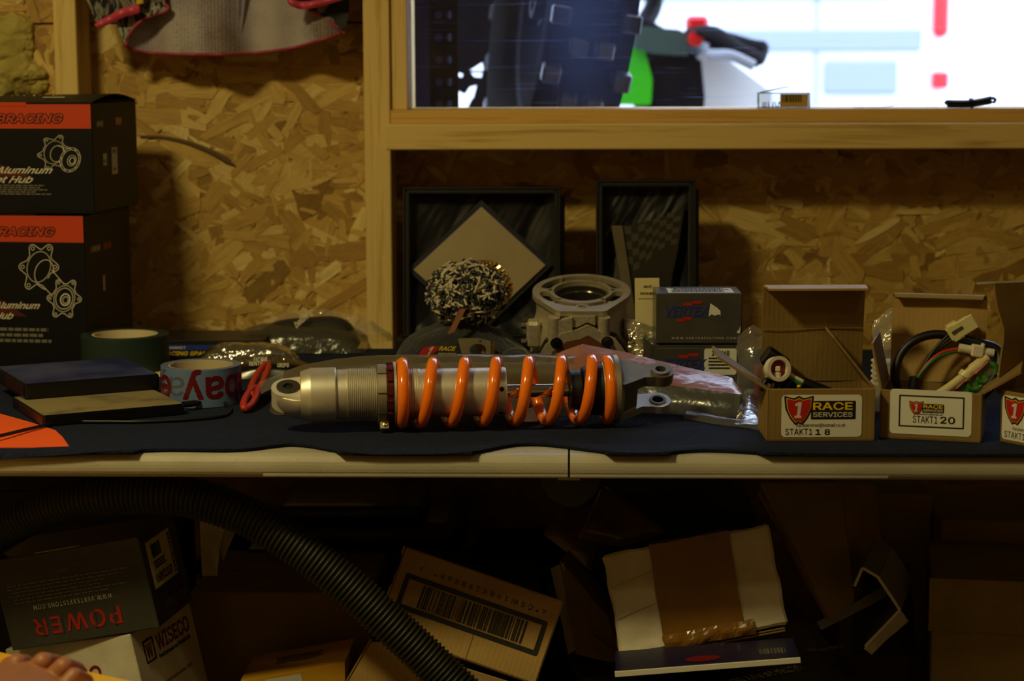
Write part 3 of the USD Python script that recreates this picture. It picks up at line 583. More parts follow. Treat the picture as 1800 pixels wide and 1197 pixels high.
# ---------------------------------------------------------------- the shock absorber
def shock():
    za = ZS+.0425
    A, B = PZ(700, 691.5, za), PZ(1066, 684, za); ux = (B-A)/np.linalg.norm(B-A); ux[2] = 0; ux /= np.linalg.norm(ux)
    E = V(0, -math.sin(math.radians(24)), math.cos(math.radians(24)))
    def S(px, r=0):                                         # axial position of a photo column
        lo, hi = -.4, .6
        for _ in range(40):
            m = (lo+hi)/2; q = A+ux*m-CAM; x = 900+FPX*(q@CR)/(q@CF)
            lo, hi = (m, hi) if x < px else (lo, m)
        return lo
    M = ortho(A, ux, E)
    T = thing('shock_absorber', 'aluminium shock absorber with an orange coil spring lying across the front of the table', 'shock absorber', M)
    L = lambda prof, mat, name, n=64, sm=30, **k: part(T, name, lathe([(max(r, 1e-6), S(p)) for p, r in prof], n, 'x'), mat, smooth=sm, **k)
    # eye end
    xe = S(507); t = .0115
    sh = Point(xe, 0).buffer(.0195, quad_segs=16).union(Polygon([(xe, -.0195), (S(531), -.0225), (S(531), .0225), (xe, .0195)])).difference(Point(xe, 0).buffer(.0085, quad_segs=12))
    e = part(T, 'eye', tr(prism(sh, 2*t), 0, 0, -t), 'alloy_white', smooth=20)
    part(e, 'bushing', tr(ring(.006, .0135, 2*t+.004, 40), xe, 0, -t-.002), 'bushing', smooth=30)
    part(e, 'bearing_bore', tr(ring(.0001, .0062, 2*t-.002, 32), xe, 0, -t+.001), 'hole', smooth=30)
    nose = trimesh.creation.icosphere(4, 1.0); v = np.array(nose.vertices)*V(S(531)-S(479), .0275, .0275); v[:, 0] = np.minimum(v[:, 0], 0)+S(531); v[:, 2] = np.minimum(v[:, 2], t-.0018); nose.vertices = v
    part(T, 'nose', nose, 'alloy', smooth=40)
    L([(528, 0), (528, .0268), (530, .0282), (545, .0313), (547, .0318), (589, .0320), (591, .0312), (591, 0)], 'alloy', 'end_cap', n=72)
    L([(590, 0), (590, .0285), (593, .0285), (594, .0292), (608, .0294), (609, .029)] + [q for k in range(16) for q in ((609.5+3.3*k, .0287), (610.6+3.3*k, .0303), (611.6+3.3*k, .0303), (612.6+3.3*k, .0287))] + [(663, .0285), (663, 0)], 'alloy', 'threaded_body', n=72)
    # preload collar with slots and pinch screw
    c = L([(663, .027), (663, .0350), (664, .0356), (678, .0356), (679, .0350), (679, .027)], 'alloy_matt', 'preload_collar', n=72)
    for k in range(9):
        a = k*2*math.pi/9+.28; part(c, 'slot', mv(tr(cb((S(679)-S(663)), .0014, .0030, (0, 0, 0), .0003), (S(663)+S(679))/2, 0, .0350), trimesh.transformations.rotation_matrix(a, [1, 0, 0])), 'bushing')
    a = math.radians(126)
    R = trimesh.transformations.rotation_matrix(a, [1, 0, 0])
    part(c, 'clamp_lug', mv(tr(cb(.0105, .010, .013, (0, 0, 0), .001), S(674), 0, .0385), R), 'alloy_matt')
    part(c, 'clamp_screw', mv(tr(lathe([(0, -.0008), (.0026, -.0006), (.0026, .0006), (.0012, .001), (0, .0006)], 20, 'y'), S(675), .0056, .040), R), 'bronze_ring', smooth=30)
    # red adjuster ring, castellated
    r_ = L([(679, .027), (679, .0345), (691, .0345), (691, .027)], 'red_anodised', 'adjuster_ring', n=72)
    for k in range(14):
        a = k*2*math.pi/14; part(r_, 'castellation', mv(tr(cb(S(690)-S(680), .0105, .0035, (0, 0, 0), .0006), (S(680)+S(690))/2, 0, .0352), trimesh.transformations.rotation_matrix(a, [1, 0, 0])), 'red_anodised')
    L([(691.5, .027), (691.5, .0372), (696, .0372), (696, .027)], 'alloy', 'spring_washer')
    # main tube inside the spring
    L([(696, 0), (696, .0285), (712, .0285)] + [q for k in range(6) for q in ((713+4.0*k, .0278), (714.5+4.0*k, .0288), (716+4.0*k, .0288))] + [(738, .0283), (868, .0283), (870, .0276), (872, .0287), (886, .0287), (888, .0280), (888, 0)], 'alloy', 'damper_tube', n=72)
    for sgn in (-1, 1):
        part(T, 'tube_port', mv(tr(lathe([(0, .0281), (.0028, .0281), (.0028, .02885), (0, .02885)], 16), S(878), 0, 0), trimesh.transformations.rotation_matrix(math.radians(52 if sgn > 0 else 118), [1, 0, 0])), 'hole')
    L([(886, 0), (886, .0079), (1004, .0079), (1004, 0)], 'chrome', 'piston_rod', n=48)
    L([(1001, 0), (1001, .0235), (1019, .0235), (1021, .0225), (1021, 0)], 'rubber', 'bump_stop', n=48)
    L([(1021, 0), (1023, .0265), (1045, .0300), (1057, .0310), (1057, 0)], 'rubber', 'bump_cone', n=48)
    L([(1056.5, 0), (1056.5, .0325), (1058.5, .0325), (1058.5, 0)], 'alloy', 'seat_washer', n=56)
    # coil spring: half turns read off the photograph, bottom, top, bottom, top ...
    H = [703, 705, 708, 736, 762, 790, 818, 847, 873, 903, 930, 960, 988, 1015, 1041, 1066, 1067.5, 1068.5]
    n = 26; ph = []; xs = []
    ks = np.linspace(0, len(H)-1, (len(H)-1)*n+1); hx = np.interp(ks, range(len(H)), [S(h) for h in H])
    hx = np.convolve(np.pad(hx, 6, 'edge'), np.hanning(15)[1:-1]/np.hanning(15)[1:-1].sum(), 'valid')
    # at integer k: even = top, odd = bottom; passing the camera side on the way up (odd -> even)
    rw = np.full(len(ks), .00685); rw[:20] = np.linspace(.0045, .00685, 20); rw[-40:] = np.linspace(.00685, .0040, 40)
    Rm = .0425-.00685
    camf = math.radians(24)                                  # local frame is rolled towards the camera
    P = np.c_[hx, Rm*np.sin(np.pi*ks), Rm*np.cos(np.pi*ks)]
    c_, s_ = math.cos(camf), math.sin(camf)
    P = np.c_[P[:, 0], P[:, 1]*c_+P[:, 2]*s_*1, P[:, 2]*c_-P[:, 1]*s_]
    part(T, 'coil_spring', tube(P, rw, 18), 'orange_paint', smooth=60)
    # clevis end
    L([(1071, .02), (1071, .0385), (1075, .0390), (1075, .02)], 'rubber', 'seat_rubber', n=64)
    L([(1075, 0), (1075, .0385), (1077, .0402), (1084, .0402), (1087, .036), (1091, .031), (1093, .024), (1093, 0)], 'alloy_matt', 'spring_seat', n=64)
    xc = S(1158)
    def arm(z0, z1, r):
        p = Polygon([(S(1085), -.030), (S(1100), -.025), (S(1128), -.0135), (xc, -r*.9), (xc, r*.9), (S(1128), .0135), (S(1100), .025), (S(1085), .030)]).union(Point(xc, 0).buffer(r, quad_segs=14)).buffer(-.003).buffer(.003)
        return tr(prism(p.difference(Point(xc, 0).buffer(.0068, quad_segs=10)), z1-z0), 0, 0, z0)
    u = part(T, 'clevis_arm', arm(.0115, .0245, .0155), 'alloy_dark', smooth=25)
    part(u, 'boss', tr(ring(.0062, .0112, .0165, 36), xc, 0, .0105), 'alloy_dark', smooth=30)
    d = part(T, 'clevis_arm', arm(-.026, -.0165, .0155), 'alloy', smooth=25)
    part(d, 'boss', tr(ring(.0066, .010, .0110, 36), xc, 0, -.0267), 'alloy_dark', smooth=30)
    part(T, 'clevis_web', hull([(S(1088), y, z) for y in (-.028, .028) for z in (-.026, .0245)]+[(S(1118), y, z) for y in (-.012, .012) for z in (-.024, .022)]), 'alloy_dark', smooth=20)
shock()
# ---------------------------------------------------------------- left of the table: hub boxes, tapes, drives
def arc(cx, cy, r, a0, a1, n=16): return [(cx+r*math.cos(a), cy+r*math.sin(a)) for a in np.linspace(a0, a1, n)]
def ell(cx, cy, a, b, rot=0): return affinity.translate(affinity.rotate(affinity.scale(Point(0, 0).buffer(1, quad_segs=14), a, b), rot), cx, cy)
def outline(s, w): return s.buffer(w/2).difference(s.buffer(-w/2))
def hub_drawing(long):
    """Line drawing of a wheel hub (flange with ears, barrel, second flange), unit scale."""
    w = .011; L = []
    def flange(cx, cy, a, b, rot, ears, er):
        base = ell(cx, cy, a, b, rot); sh = base
        for k in range(ears):
            t = 2*math.pi*k/ears+.35; p = affinity.rotate(Point(cx+a*1.22*math.cos(t), cy+b*1.22*math.sin(t)), rot, origin=(cx, cy)); e = p.buffer(er); sh = sh.union(e.union(base.intersection(p.buffer(er*2.2))).convex_hull)
            L.append(outline(p.buffer(er*.45), w*.8))
        L.append(outline(sh, w)); L.append(outline(ell(cx, cy, a*.88, b*.88, rot), w*.8)); return sh
    if not long:
        f2 = ell(.66, .40, .20, .30, -14)
        flange(.34, .58, .22, .32, -14, 6, .055); L.append(outline(ell(.40, .55, .13, .2, -14), w))
        L = [l.difference(f2) for l in L]
        L += [outline(f2, w), outline(ell(.66, .40, .165, .25, -14), w), outline(ell(.69, .385, .085, .13, -14), w), outline(ell(.70, .38, .05, .08, -14), w*1.6)]
        L += [outline(affinity.rotate(Point(.66+.18*math.cos(t), .40+.275*math.sin(t)), -14, origin=(.66, .40)).buffer(.014), w*.7) for t in np.linspace(0, 6.28, 11)]
        L += [LineString([(.42, .74), (.60, .68)]).buffer(w/2), LineString([(.42, .36), (.55, .22)]).buffer(w/2).difference(f2)]
    else:
        f2 = ell(.70, .25, .18, .215, -25)
        flange(.32, .70, .20, .26, -25, 6, .055); L.append(outline(ell(.40, .62, .14, .19, -25), w))
        brl = Polygon([(.36, .44), (.54, .62), (.74, .40), (.55, .22)])
        L = [l.difference(brl) for l in L]; n0 = len(L)
        flange(.70, .25, .18, .22, -25, 6, .042)
        L += [outline(ell(.70, .25, .13, .155, -25), w), outline(ell(.715, .235, .07, .085, -25), w*1.8), outline(ell(.72, .23, .04, .05, -25), w)]
        L += [LineString([(.36, .44), (.56, .24)]).buffer(w/2).difference(f2), LineString([(.52, .66), (.72, .44)]).buffer(w/2).difference(f2)]
    return unary_union(L)
def hub_box(M, W, D, H, band, draw, text, texty, small, label, side):
    T = thing('parts_box', label, 'box', M, 'orange-banded black wheel hub cartons')
    b = part(T, 'body', bx(-W, 0, 0, D, 0, H, .0015), 'hub_box_side')
    def F(poly, mat, name, e=.0003): part(b, name, front(prism(poly, .0002), 0, 0, 0, e), mat)
    F(sbox(-W+.0005, .0005, -.0008, H-.0008), 'hub_box_front', 'front_print', .0001)
    F(sbox(-W+.0005, H-.0012-band, -.001, H-.0012), 'hub_orange', 'orange_band', .0004)
    F(Polygon([(-W, H*.80), (-W+.04, H*.80), (-.088, H*.33), (-.135, H*.33)]).intersection(sbox(-W, 0, 0, H-band-.002)), 'hub_maroon', 'maroon_stripe', .0003)
    zt = H-band*.78
    m = fit(txt('JBRACING', .0112, True, .3), .108); part(b, 'logo', cat(front(m, -text-.108, zt, 0, .0009)), 'hub_orange')
    gl = unary_union([Polygon(np.array(m.vertices)[t][:, :2]) for t in m.faces[::1] if np.ptp(np.array(m.vertices)[t][:, 2]) < 1e-6 and Polygon(np.array(m.vertices)[t][:, :2]).area > 1e-12])
    part(b, 'logo_outline', front(prism(outline(gl.buffer(.0006), .0011), .0002), -text-.108, zt, 0, .0012), 'print_black')
    dx, dz, dw, dh = draw; g = affinity.scale(hub_drawing(side), dw, dh, origin=(0, 0)); part(b, 'hub_drawing', front(prism(g, .0002), -dx, dz, 0, .0005), 'print_white')
    for i, (s, xr, z, w) in enumerate(texty): part(b, 'lettering', front(fit(txt(s, .0088, True, .55), w), -xr, z, 0, .0006), 'print_white')
    x, z, w, h, n = small; part(b, 'small_print', front(prism(textlines(w, h, n, 3), .0002), -x, z, 0, .0005), 'print_dim')
    return T, b
hx, hz = PZ(165, 646, ZS), ZS
H2 = .2135; YH = 2.770
c2 = PY(151, 500, YH-.03)
T2, b2 = hub_box(frame((c2[0], YH-.03, ZS+.0005), -7), .30, .185, H2, .037, (.098, .072, .094, .098), .0425, [('Brake Aluminum', .18, .0815, .112), ('Bullet Hub', .18, .0665, .055+.017)], (.20, .030, .165, .024, 3),
    'lower black parts box in the stack, orange band and drawing of a long hub', True)
part(b2, 'flap_edge', bx(-.26, -.07, .0, .02, H2, H2+.0015, .0005), 'kraft_dark')
for y, w, mat in ((.018, .042, 'print_dim'), (.070, .034, 'print_dark_red')): part(b2, 'side_sticker', right(prism(sbox(0, 0, w, .010), .0002), y, H2-.055, 0), mat)
part(b2, 'side_sticker', right(prism(sbox(0, 0, .008, .022), .0002), .066, .10, 0), 'print_white')
part(b2, 'side_lettering', right(fit(txt('JBRACING', .006, True, .3), .030), .028, H2-.053, 0, .0006), 'print_white')
part(b2, 'side_lettering', right(fit(txt('Brake Hub', .006, True, .4), .026), .074, H2-.053, 0, .0006), 'hub_orange')
z1 = ZS+.0005+H2+.0025
c1 = PY(164, 300, YH-.035)
T1, b1 = hub_box(frame((c1[0], YH-.035, z1), -6), .32, .190, .152, .0335, (.080, .0515, .072, .057), .041, [('The Aluminum', .175, .0555, .117), ('Bullet Hub', .175, .0425, .088)], (.19, .0245, .138, .015, 5),
    'upper black parts box in the stack, orange band and drawing of a short hub', False)
H1 = .152
part(b1, 'lid', sheet(grid(lambda u, v: (-.32+.32*u, .0005+.189*v, H1+.0008+.010*math.sin(math.pi*v)*(.55+.45*u)), 16, 16), .0016), 'hub_box_side', smooth=40)
part(b1, 'tuck_flap', bx(-.155, -.093, -.0012, .004, H1-.004, H1+.0015, .0004), 'hub_orange')
part(b1, 'paper_slip', on(prism(sbox(0, 0, .031, .005), .0002), (-.078, .022, H1+.0075), (1, .02, 0), (0, 1, .12)), 'white_paper')
g_ = np.random.default_rng(8); part(b1, 'sawdust', cat(*[tr(trimesh.creation.icosphere(1, g_.uniform(.0004, .0011)), -.05-.20*g_.random(), .02+.09*g_.random(), H1+.0098) for _ in range(26)]), 'cream_paper', kind='stuff')
part(b1, 'side_sticker', right(prism(sbox(0, 0, .030, .0095), .0002), .016, H1-.034, 0), 'print_dim'); part(b1, 'side_lettering', right(fit(txt('JBRACING', .0055, True, .3), .026), .018, H1-.0315, 0, .0006), 'print_white')
part(b1, 'side_sticker', right(prism(sbox(0, 0, .026, .0105), .0002), .096, H1-.033, 0), 'hub_orange'); part(b1, 'side_lettering', right(fit(txt('Brake Hub', .0045, True, .4), .021), .098, H1-.029, 0, .0006), 'print_white')
part(b1, 'side_sticker', right(prism(sbox(0, 0, .0155, .017), .0002), .040, .064, 0), 'print_white'); part(b1, 'side_sticker', right(prism(sbox(0, 0, .024, .038), .0002), .076, .050, 0), 'print_white')
for m in (right(fit(txt('SF-4', .005, True), .012), .042, .068, 0, .0006), right(prism(textlines(.017, .006, 3, 5), .0002), .079, .079, 0, .0006), right(fit(txt('200', .004, True), .008), .083, .055, 0, .0006)): part(b1, 'side_print', m, 'print_black')
# ---- tape rolls
def tape(name, label, c, R, r0, rc, h, mat, liner):
    T = thing(name, label, 'tape', frame(c))
    part(T, 'tape_wind', lathe([(rc, .0006), (R-.0006, 0), (R, .0006), (R, h-.0006), (R-.0006, h), (rc, h-.0004), (rc, .0006)], 96), mat, smooth=35)
    part(T, 'core', lathe([(r0, 0), (rc, 0), (rc, h-.0005), (r0, h-.0005), (r0, 0)], 80), liner, smooth=35); return T
g = PZ(217, 585, ZS+.050); tape('tape_roll', 'wide dark green tape roll lying flat in front of the hub boxes', (g[0]+.003, g[1]-.004, ZS), .0605, .0425, .0455, .0495, 'green_tape', 'tape_liner')
g = PZ(353, 640, ZS+.048); Rb = .0502
TB = tape('tape_roll', 'pale blue parcel tape roll with red lettering standing beside the stacked drives', (g[0], g[1], ZS), Rb, .0385, .0405, .048, 'blue_tape', 'tape_core')
def wrap(m, th0, z0, R):
    """Bends flat lettering (x along, y up, read upside down) round a cylinder about z."""
    m = m.subdivide_to_size(.003) if hasattr(m, 'subdivide_to_size') else m
    v = np.array(m.vertices); a = th0+v[:, 0]/R; rr = R+v[:, 2]; m.vertices = np.c_[rr*np.sin(a), -rr*np.cos(a), z0+v[:, 1]]; return m
flip = lambda m: mv(m, trimesh.transformations.rotation_matrix(math.pi, [0, 0, 1]))
eb = [('y', .0345, 'print'), ('a', .013, ''), ('b', -.004, ''), ('e', -.02, '')]
m = fit(txt('ebay', .0345, True), .108); v = np.array(m.vertices); v[:, 2] *= 2; m.vertices = v
part(TB, 'lettering', wrap(tr(flip(m), .094, .0, .0002), -.0, .0378, Rb), 'tape_red')
part(TB, 'lettering', wrap(tr(flip(m), -.032, .0, .0002), -.0, .0378, Rb), 'tape_red')
gm = fit(txt('ay', .031), .052); v = np.array(gm.vertices); v[:, 2] *= .5; gm.vertices = v
part(TB, 'ghost_lettering', wrap(tr(flip(gm), -.012, -.001, .00005), -.0, .039, Rb), 'ghost_print')
# ---- two portable drives and their cable, orange card
def slab(name, label, pf, pr, z0, t, D, mats, back=.5):
    a, b = PZ(*pf, z0), PZ(*pr, z0); W = np.linalg.norm((b-a)[:2]); ang = math.degrees(math.atan2(b[1]-a[1], b[0]-a[0]))
    T = thing(name, label, 'hard drive', frame(a, ang)); sh = sbox(.004, .004, W-.004, D-.004).buffer(.004, quad_segs=5)
    part(T, 'casing', cat(tr(prism(sh, t-.003), 0, 0, .0015), tr(prism(sh.buffer(-.0012), t), 0, 0, 0)), mats[0], smooth=30)
    part(T, 'top_plate', tr(prism(sh.buffer(-.0022), .0006), 0, 0, t-.0003), mats[1]); return T, W
Td, Wd = slab('portable_drive', 'dusty beige-topped portable drive with a cable plugged in, under the blue one', (75, 751), (325, 729), ZS, .0135, .150, ('dark_plastic', 'dusty_plastic'))
part(Td, 'side_band', bx(-.0003, .001, .01, .115, .002, .0115, .0003), 'maroon_plastic')
Tu, Wu = slab('portable_drive', 'scuffed dark blue portable drive lying on top of the beige one', (44, 703), (281, 684), ZS+.0142, .0195, .160, ('dark_plastic', 'scuffed_blue'))
part(Tu, 'side_band', bx(-.0003, .001, .01, .105, .003, .0165, .0003), 'maroon_plastic')
part(Tu, 'emblem_outline', tr(prism(outline(Polygon([(.075, .05), (.125, .055), (.135, .085), (.09, .082)]), .0006), .0002), 0, 0, .0198), 'print_grey')
pts = [(322, 711, .008), (347, 708, .0075), (369, 704, .006), (394, 708, .004), (405, 720, .002), (389, 731, .002), (333, 737, .002), (250, 741, .002), (180, 741, .002), (111, 742, .002), (55, 753, .0035), (0, 766, .0055), (-60, 778, .006)]
cp = spline([PZ(x, y, ZS+h+.0005) for x, y, h in pts], 90)
T = thing('usb_cable', 'thin black cable looping from the drive across the felt to the left', 'cable', None)
part(T, 'lead', tube(cp, .0021, 10), 'cable_black', smooth=50); part(T, 'plug', tube(cp[:9], [.0040]*7+[.0034, .0026], 10), 'cable_black', smooth=50)
oc = [PZ(x, y, ZS+.0004)[:2] for x, y in ((-60, 716), (0, 727), (50, 741), (97, 756), (110, 768), (121, 784), (60, 786), (-60, 786))]
single('orange_card', tr(prism(Polygon(oc), .0009), 0, 0, ZS-.0004), 'orange_card', 'bright orange card sticking out under the drives at the front left of the table', 'card')
yc = [PZ(x, y, ZS)[:2] for x, y in ((196, 628), (286, 627), (288, 662), (232, 662))]
T = thing('yellow_leaflet', 'small yellow leaflet with red and green print between the two tape rolls', 'leaflet', None)
part(T, 'sheet', tr(prism(Polygon(yc), .0006), 0, 0, ZS), 'cream_paper'); q = [PZ(x, y, ZS+.0008) for x, y in ((238, 632), (283, 631), (284, 637), (243, 638))]
part(T, 'print_band', tr(prism(Polygon([p[:2] for p in q]), .0002), 0, 0, ZS+.0006), 'print_yellow')
part(T, 'print_mark', tr(prism(Polygon([PZ(x, y, ZS)[:2] for x, y in ((266, 632), (278, 632), (274, 637), (264, 637))]), .0002), 0, 0, ZS+.0009), 'print_bright_red'); part(T, 'print_mark', tr(prism(Polygon([PZ(x, y, ZS)[:2] for x, y in ((250, 632), (258, 632), (256, 637), (249, 637))]), .0002), 0, 0, ZS+.0009), 'wire_green')
# ---- flat carton at the back, packet in foil, soft bag in clear wrap
a, b = PZ(284, 628, ZS), PZ(400, 628, ZS); W = .17
T = thing('flat_carton', 'flat dark carton with a blue and yellow printed edge at the back of the table', 'box', frame((a[0]-.02, 2.828, ZS), 0)); part(T, 'body', bx(0, W, 0, .11, 0, .026, .001), 'dark_carton')
part(T, 'blue_band', front(prism(sbox(.004, .012, W-.004, .0195), .0002), 0, 0), 'print_navy'); part(T, 'yellow_lettering', front(fit(txt('RACING SPARES', .0055, True, .2), .075), .024, .0045, 0, .0006), 'print_yellow'); part(T, 'lettering', front(fit(txt('& MARKET', .0035, True), .034), .024, .0138, 0, .0008), 'print_white')
def pack(name, label, px0, px1, yb, D, h, seed, mat, ripple=.006, cat_='bag', ang=0, smooth=40, Y=None):
    """A pillow-shaped soft pack lying on the felt."""
    a, b = PZ(px0, yb, ZS), PZ(px1, yb, ZS); W = np.linalg.norm(b-a)
    def f(u, v):
        e = (1-(2*u-1)**4)*(1-(2*v-1)**4); return V(W*u, D*v, .0010+h*max(e, 0)**.6)
    G = grid(f, 30, 22); Q = crumple(G, ripple, 28, seed); Q[..., 2] = np.maximum(Q[..., 2]-ripple*.0, .0008)
    Q[[0, -1]] = G[[0, -1]]; Q[:, [0, -1]] = G[:, [0, -1]]
    top_ = fsheet(Q); M = frame((a[0], a[1], ZS), math.degrees(math.atan2(b[1]-a[1], b[0]-a[0]))+ang)
    T = thing(name, label, cat_, M); part(T, 'film', top_, mat, smooth=smooth); return T, W
T, W = pack('black_packet', 'glossy black packet with white lettering lying behind the red handles', 400, 545, 668, .075, .020, 2, 'black_bag', .005, 'packet')
for s, x, z, w, rr in (('RENTHAL', .028, .006, .026, .2), ('FAT BAR', .034, .012, .018, .2), ('GRIPS', .066, .004, .016, .1)): part(T, 'lettering', on(fit(txt(s, .006, True), w), (x, .006+z*.55, .0125+z*.9), (1, 0, rr*.2), (0, .62, .78)), 'print_white')
T, W = pack('foil_wrap', 'crinkled shiny clear wrap with bright highlights behind the blue tape roll', 340, 520, 646, .06, .030, 5, 'foil', .015, 'wrapper', smooth=False)
T, W = pack('soft_bag', 'dark soft bag in a clear film bag at the back by the stud', 395, 640, 622, .12, .036, 9, 'smoke_film', .006)
part(T, 'contents', sheet(grid(lambda u, v: (.035+(W-.05)*u, .03+.07*v, .002+(.036+.012*u)*max((1-(2*u-1)**4)*(1-(2*v-1)**4), 0)**.55), 26, 16), .001), 'dark_felt_bin', smooth=40)
part(T, 'film_crest', fsheet(crumple(grid(lambda u, v: (.02+(W+.01)*u, .075+.02*v+.012*math.sin(u*6), .020+.034*v*math.sin(math.pi*min(1, u*1.02))**.7), 26, 8), .006, 40, 4)), 'clear_film', smooth=40)
part(T, 'logo', on(fit(txt('bellini', .012, True, .3), .026), (W*.50, .028, .034), (.75, 0, .66), (-.45, .5, .6)), 'print_white')
part(T, 'film_tail', fsheet(crumple(grid(lambda u, v: (W*.90+.030*u, .07+.03*u, .004+.048*v*(1-.3*u)), 8, 12), .006, 60, 7)), 'clear_film', smooth=40)
# ---- red double loop handles in front of the clear sleeve
def handles():
    c = PZ(438, 712, ZS+.004)
    T = thing('scissors', 'pair of red plastic loop handles by the left end of the shock absorber', 'scissors', None)
    for (x0, y0, h0), (x1, y1, h1) in (((430, 718, .006), (450, 682, .020)), ((441, 694, .014), (470, 640, .034))):
        A_, B_ = PZ(x0, y0, ZS+h0), PZ(x1, y1, ZS+h1); m = (A_+B_)/2; d = (B_-A_)/2; n = np.cross(d, V(.3, 1, .1)); n = n/np.linalg.norm(n); w = np.cross(n, d); w = w/np.linalg.norm(w)*.0056
        P = np.array([m+d*math.cos(t)+w*math.sin(t) for t in np.linspace(0, 2*np.pi, 40)]); P[:, 2] = np.maximum(P[:, 2], ZS+.0042)
        part(T, 'loop_handle', tube(P, .0043, 12, caps=False), 'red_plastic', smooth=50)
    p = PZ(443, 694, ZS+.015); part(T, 'pivot_joint', trimesh.creation.icosphere(3, .0052).apply_translation(p), 'red_plastic', smooth=40)
    q = PZ(466, 690, ZS+.006); part(T, 'blade', hull([p+V(0, 0, .003), p+V(0, 0, -.003), q+V(.02, .02, .001), q+V(.02, .022, -.002), q+V(.0, .01, .0)]), 'bolt')
handles()
# ---------------------------------------------------------------- trophy cases leaning against the wall
def case(name, label, tl, tr_, bl, Y, tilt, D, z0):
    """An open presentation case; local x right, z up its face, y into it."""
    a = PY(*bl, Y); a[2] = z0; W = PY(*tr_, Y)[0]-PY(*tl, Y)[0]
    zt = PY(tl[0], tl[1], Y+.03)[2]; H = (zt-z0)/math.cos(math.radians(tilt))
    T = thing(name, label, 'presentation case', frame((PY(*tl, Y)[0], Y, z0), 0, -tilt)); t = .0035
    part(T, 'case_shell', cat(bx(0, W, D-t, D, 0, H), bx(0, t, 0, D, 0, H), bx(W-t, W, 0, D, 0, H), bx(0, W, 0, D, 0, t), bx(0, W, 0, D, H-t, H)), 'case_black')
    part(T, 'case_lip', cat(bx(t-.0002, t+.006, .002, D-t, t, H-t), bx(W-t-.006, W-t+.0002, .002, D-t, t, H-t), bx(t, W-t, .002, D-t, H-t-.006, H-t+.0002)), 'satin')
    part(T, 'back_flange', bx(W-.001, W+.006, D*.6, D, .0, H-.012, .001), 'case_black')
    return T, W, H
def satin(W, H, D, seed, folds=.010):
    def f(u, v):
        x, z = .008+(W-.016)*u, .004+(H-.012)*v; p = V(x*9, z*26 if abs(u-.5) < .5 else z, seed)
        r = meshkit.fbm(V(x*34+1.2*math.sin(z*16), z*7, seed), 4)-.5; e = min(u, 1-u, v, 1-v)
        return V(x, D*.66+folds*2.0*r-.012*math.exp(-e*14), z)
    return sheet(grid(f, 56, 56), .0008)
z0 = PY(692, 592, 2.885)[2]
single('lining_board', bx(PY(694, 600, 2.88)[0]+.004, PY(975, 600, 2.88)[0]-.004, 2.86, 2.938, ZS, z0-.0008, .0015), 'case_black', 'flat black board under the diamond plaque case', 'board')
T1, W, H = case('trophy_case', 'open black satin-lined case holding a pale diamond-shaped plaque', (705, 328), (985, 327), (692, 592), 2.885, 6, .048, z0)
part(T1, 'satin_lining', satin(W, H, .048, 3, .007), 'satin', smooth=True)
k = W/280.
def c1pt(px, py): return V((px-703)*k*.995, .022, (593-py)*H/265)
def c1s(pts, y0, t): return on(prism(Polygon([c1pt(*p)[[0, 2]] for p in pts]).buffer(.0012).buffer(-.0004), t), (0, y0+t, 0), (1, 0, 0), (0, 0, 1))
dm = [(843, 364), (956, 466), (838, 576), (723, 474)]
dg = [(843, 352), (968, 466), (838, 590), (711, 474)]
part(T1, 'recess_frame', c1s(dg, .0135, .014), 'black_card')
pq = part(T1, 'plaque', c1s(dm, .010, .014), 'plaque'); part(pq, 'plaque_edge', on(prism(Polygon([c1pt(*p)[[0, 2]] for p in dm]).buffer(.0024, join_style=2).difference(Polygon([c1pt(*p)[[0, 2]] for p in dm])), .010), (0, .023, 0), (1, 0, 0), (0, 0, 1)), 'plaque_edge')
z2 = ZS+.0005
T2, W2, HH = case('trophy_case', 'narrow open black case holding a chequered flag trophy', (1048, 316), (1226, 316), (1040, 600), 2.872, 8, .048, z2)
part(T2, 'satin_lining', satin(W2, HH, .048, 8, .014), 'satin', smooth=True)
k2 = W2/178.; HP = PY(1048, 600, 2.86)[2]
def c2pt(px, py):
    z = (PY(px, py, 2.88)[2]-z2)/math.cos(math.radians(8)); return V((px-1047.5)*k2+(py-316)*.0+.004*(py-316)/300, 0, z)
def c2s(pts, y0, t, buf=0): return on(prism(Polygon([c2pt(*p)[[0, 2]] for p in pts]), t), (0, y0+t, 0), (1, 0, 0), (0, 0, 1))
fl = part(T2, 'flag_trophy', c2s([(1090, 398)]+[(1093+112*t, 398-6*math.sin(t*2.2)-27*t**2.2) for t in np.linspace(0, 1, 10)]+[(1192, 440), (1180, 490), (1168, 590), (1125, 590), (1108, 510)], .012, .012), 'trophy_dark', smooth=20)
part(fl, 'flag_pole', c2s([(1074, 398), (1093, 398), (1110, 520), (1120, 592), (1102, 592), (1090, 500)], .006, .018), 'trophy_metal')
for i in range(8):
    for j in range(6):
        if (i+j) % 2: continue
        def q(a, b):
            u, v = a/8, b/6; x = 1096+104*u+5*v-14*u*v; tp = 399-6*math.sin(u*2.2)-27*u**2.2; bt = 476-48*u**1.1+5*math.sin(u*6); return (x, tp+(bt-tp)*v+3*math.sin(u*7+v))
        part(fl, 'flag_check', c2s([q(i, j), q(i+.5, j), q(i+1, j), q(i+1, j+1), q(i+.5, j+1), q(i, j+1)], .0112, .0012), 'trophy_mid')
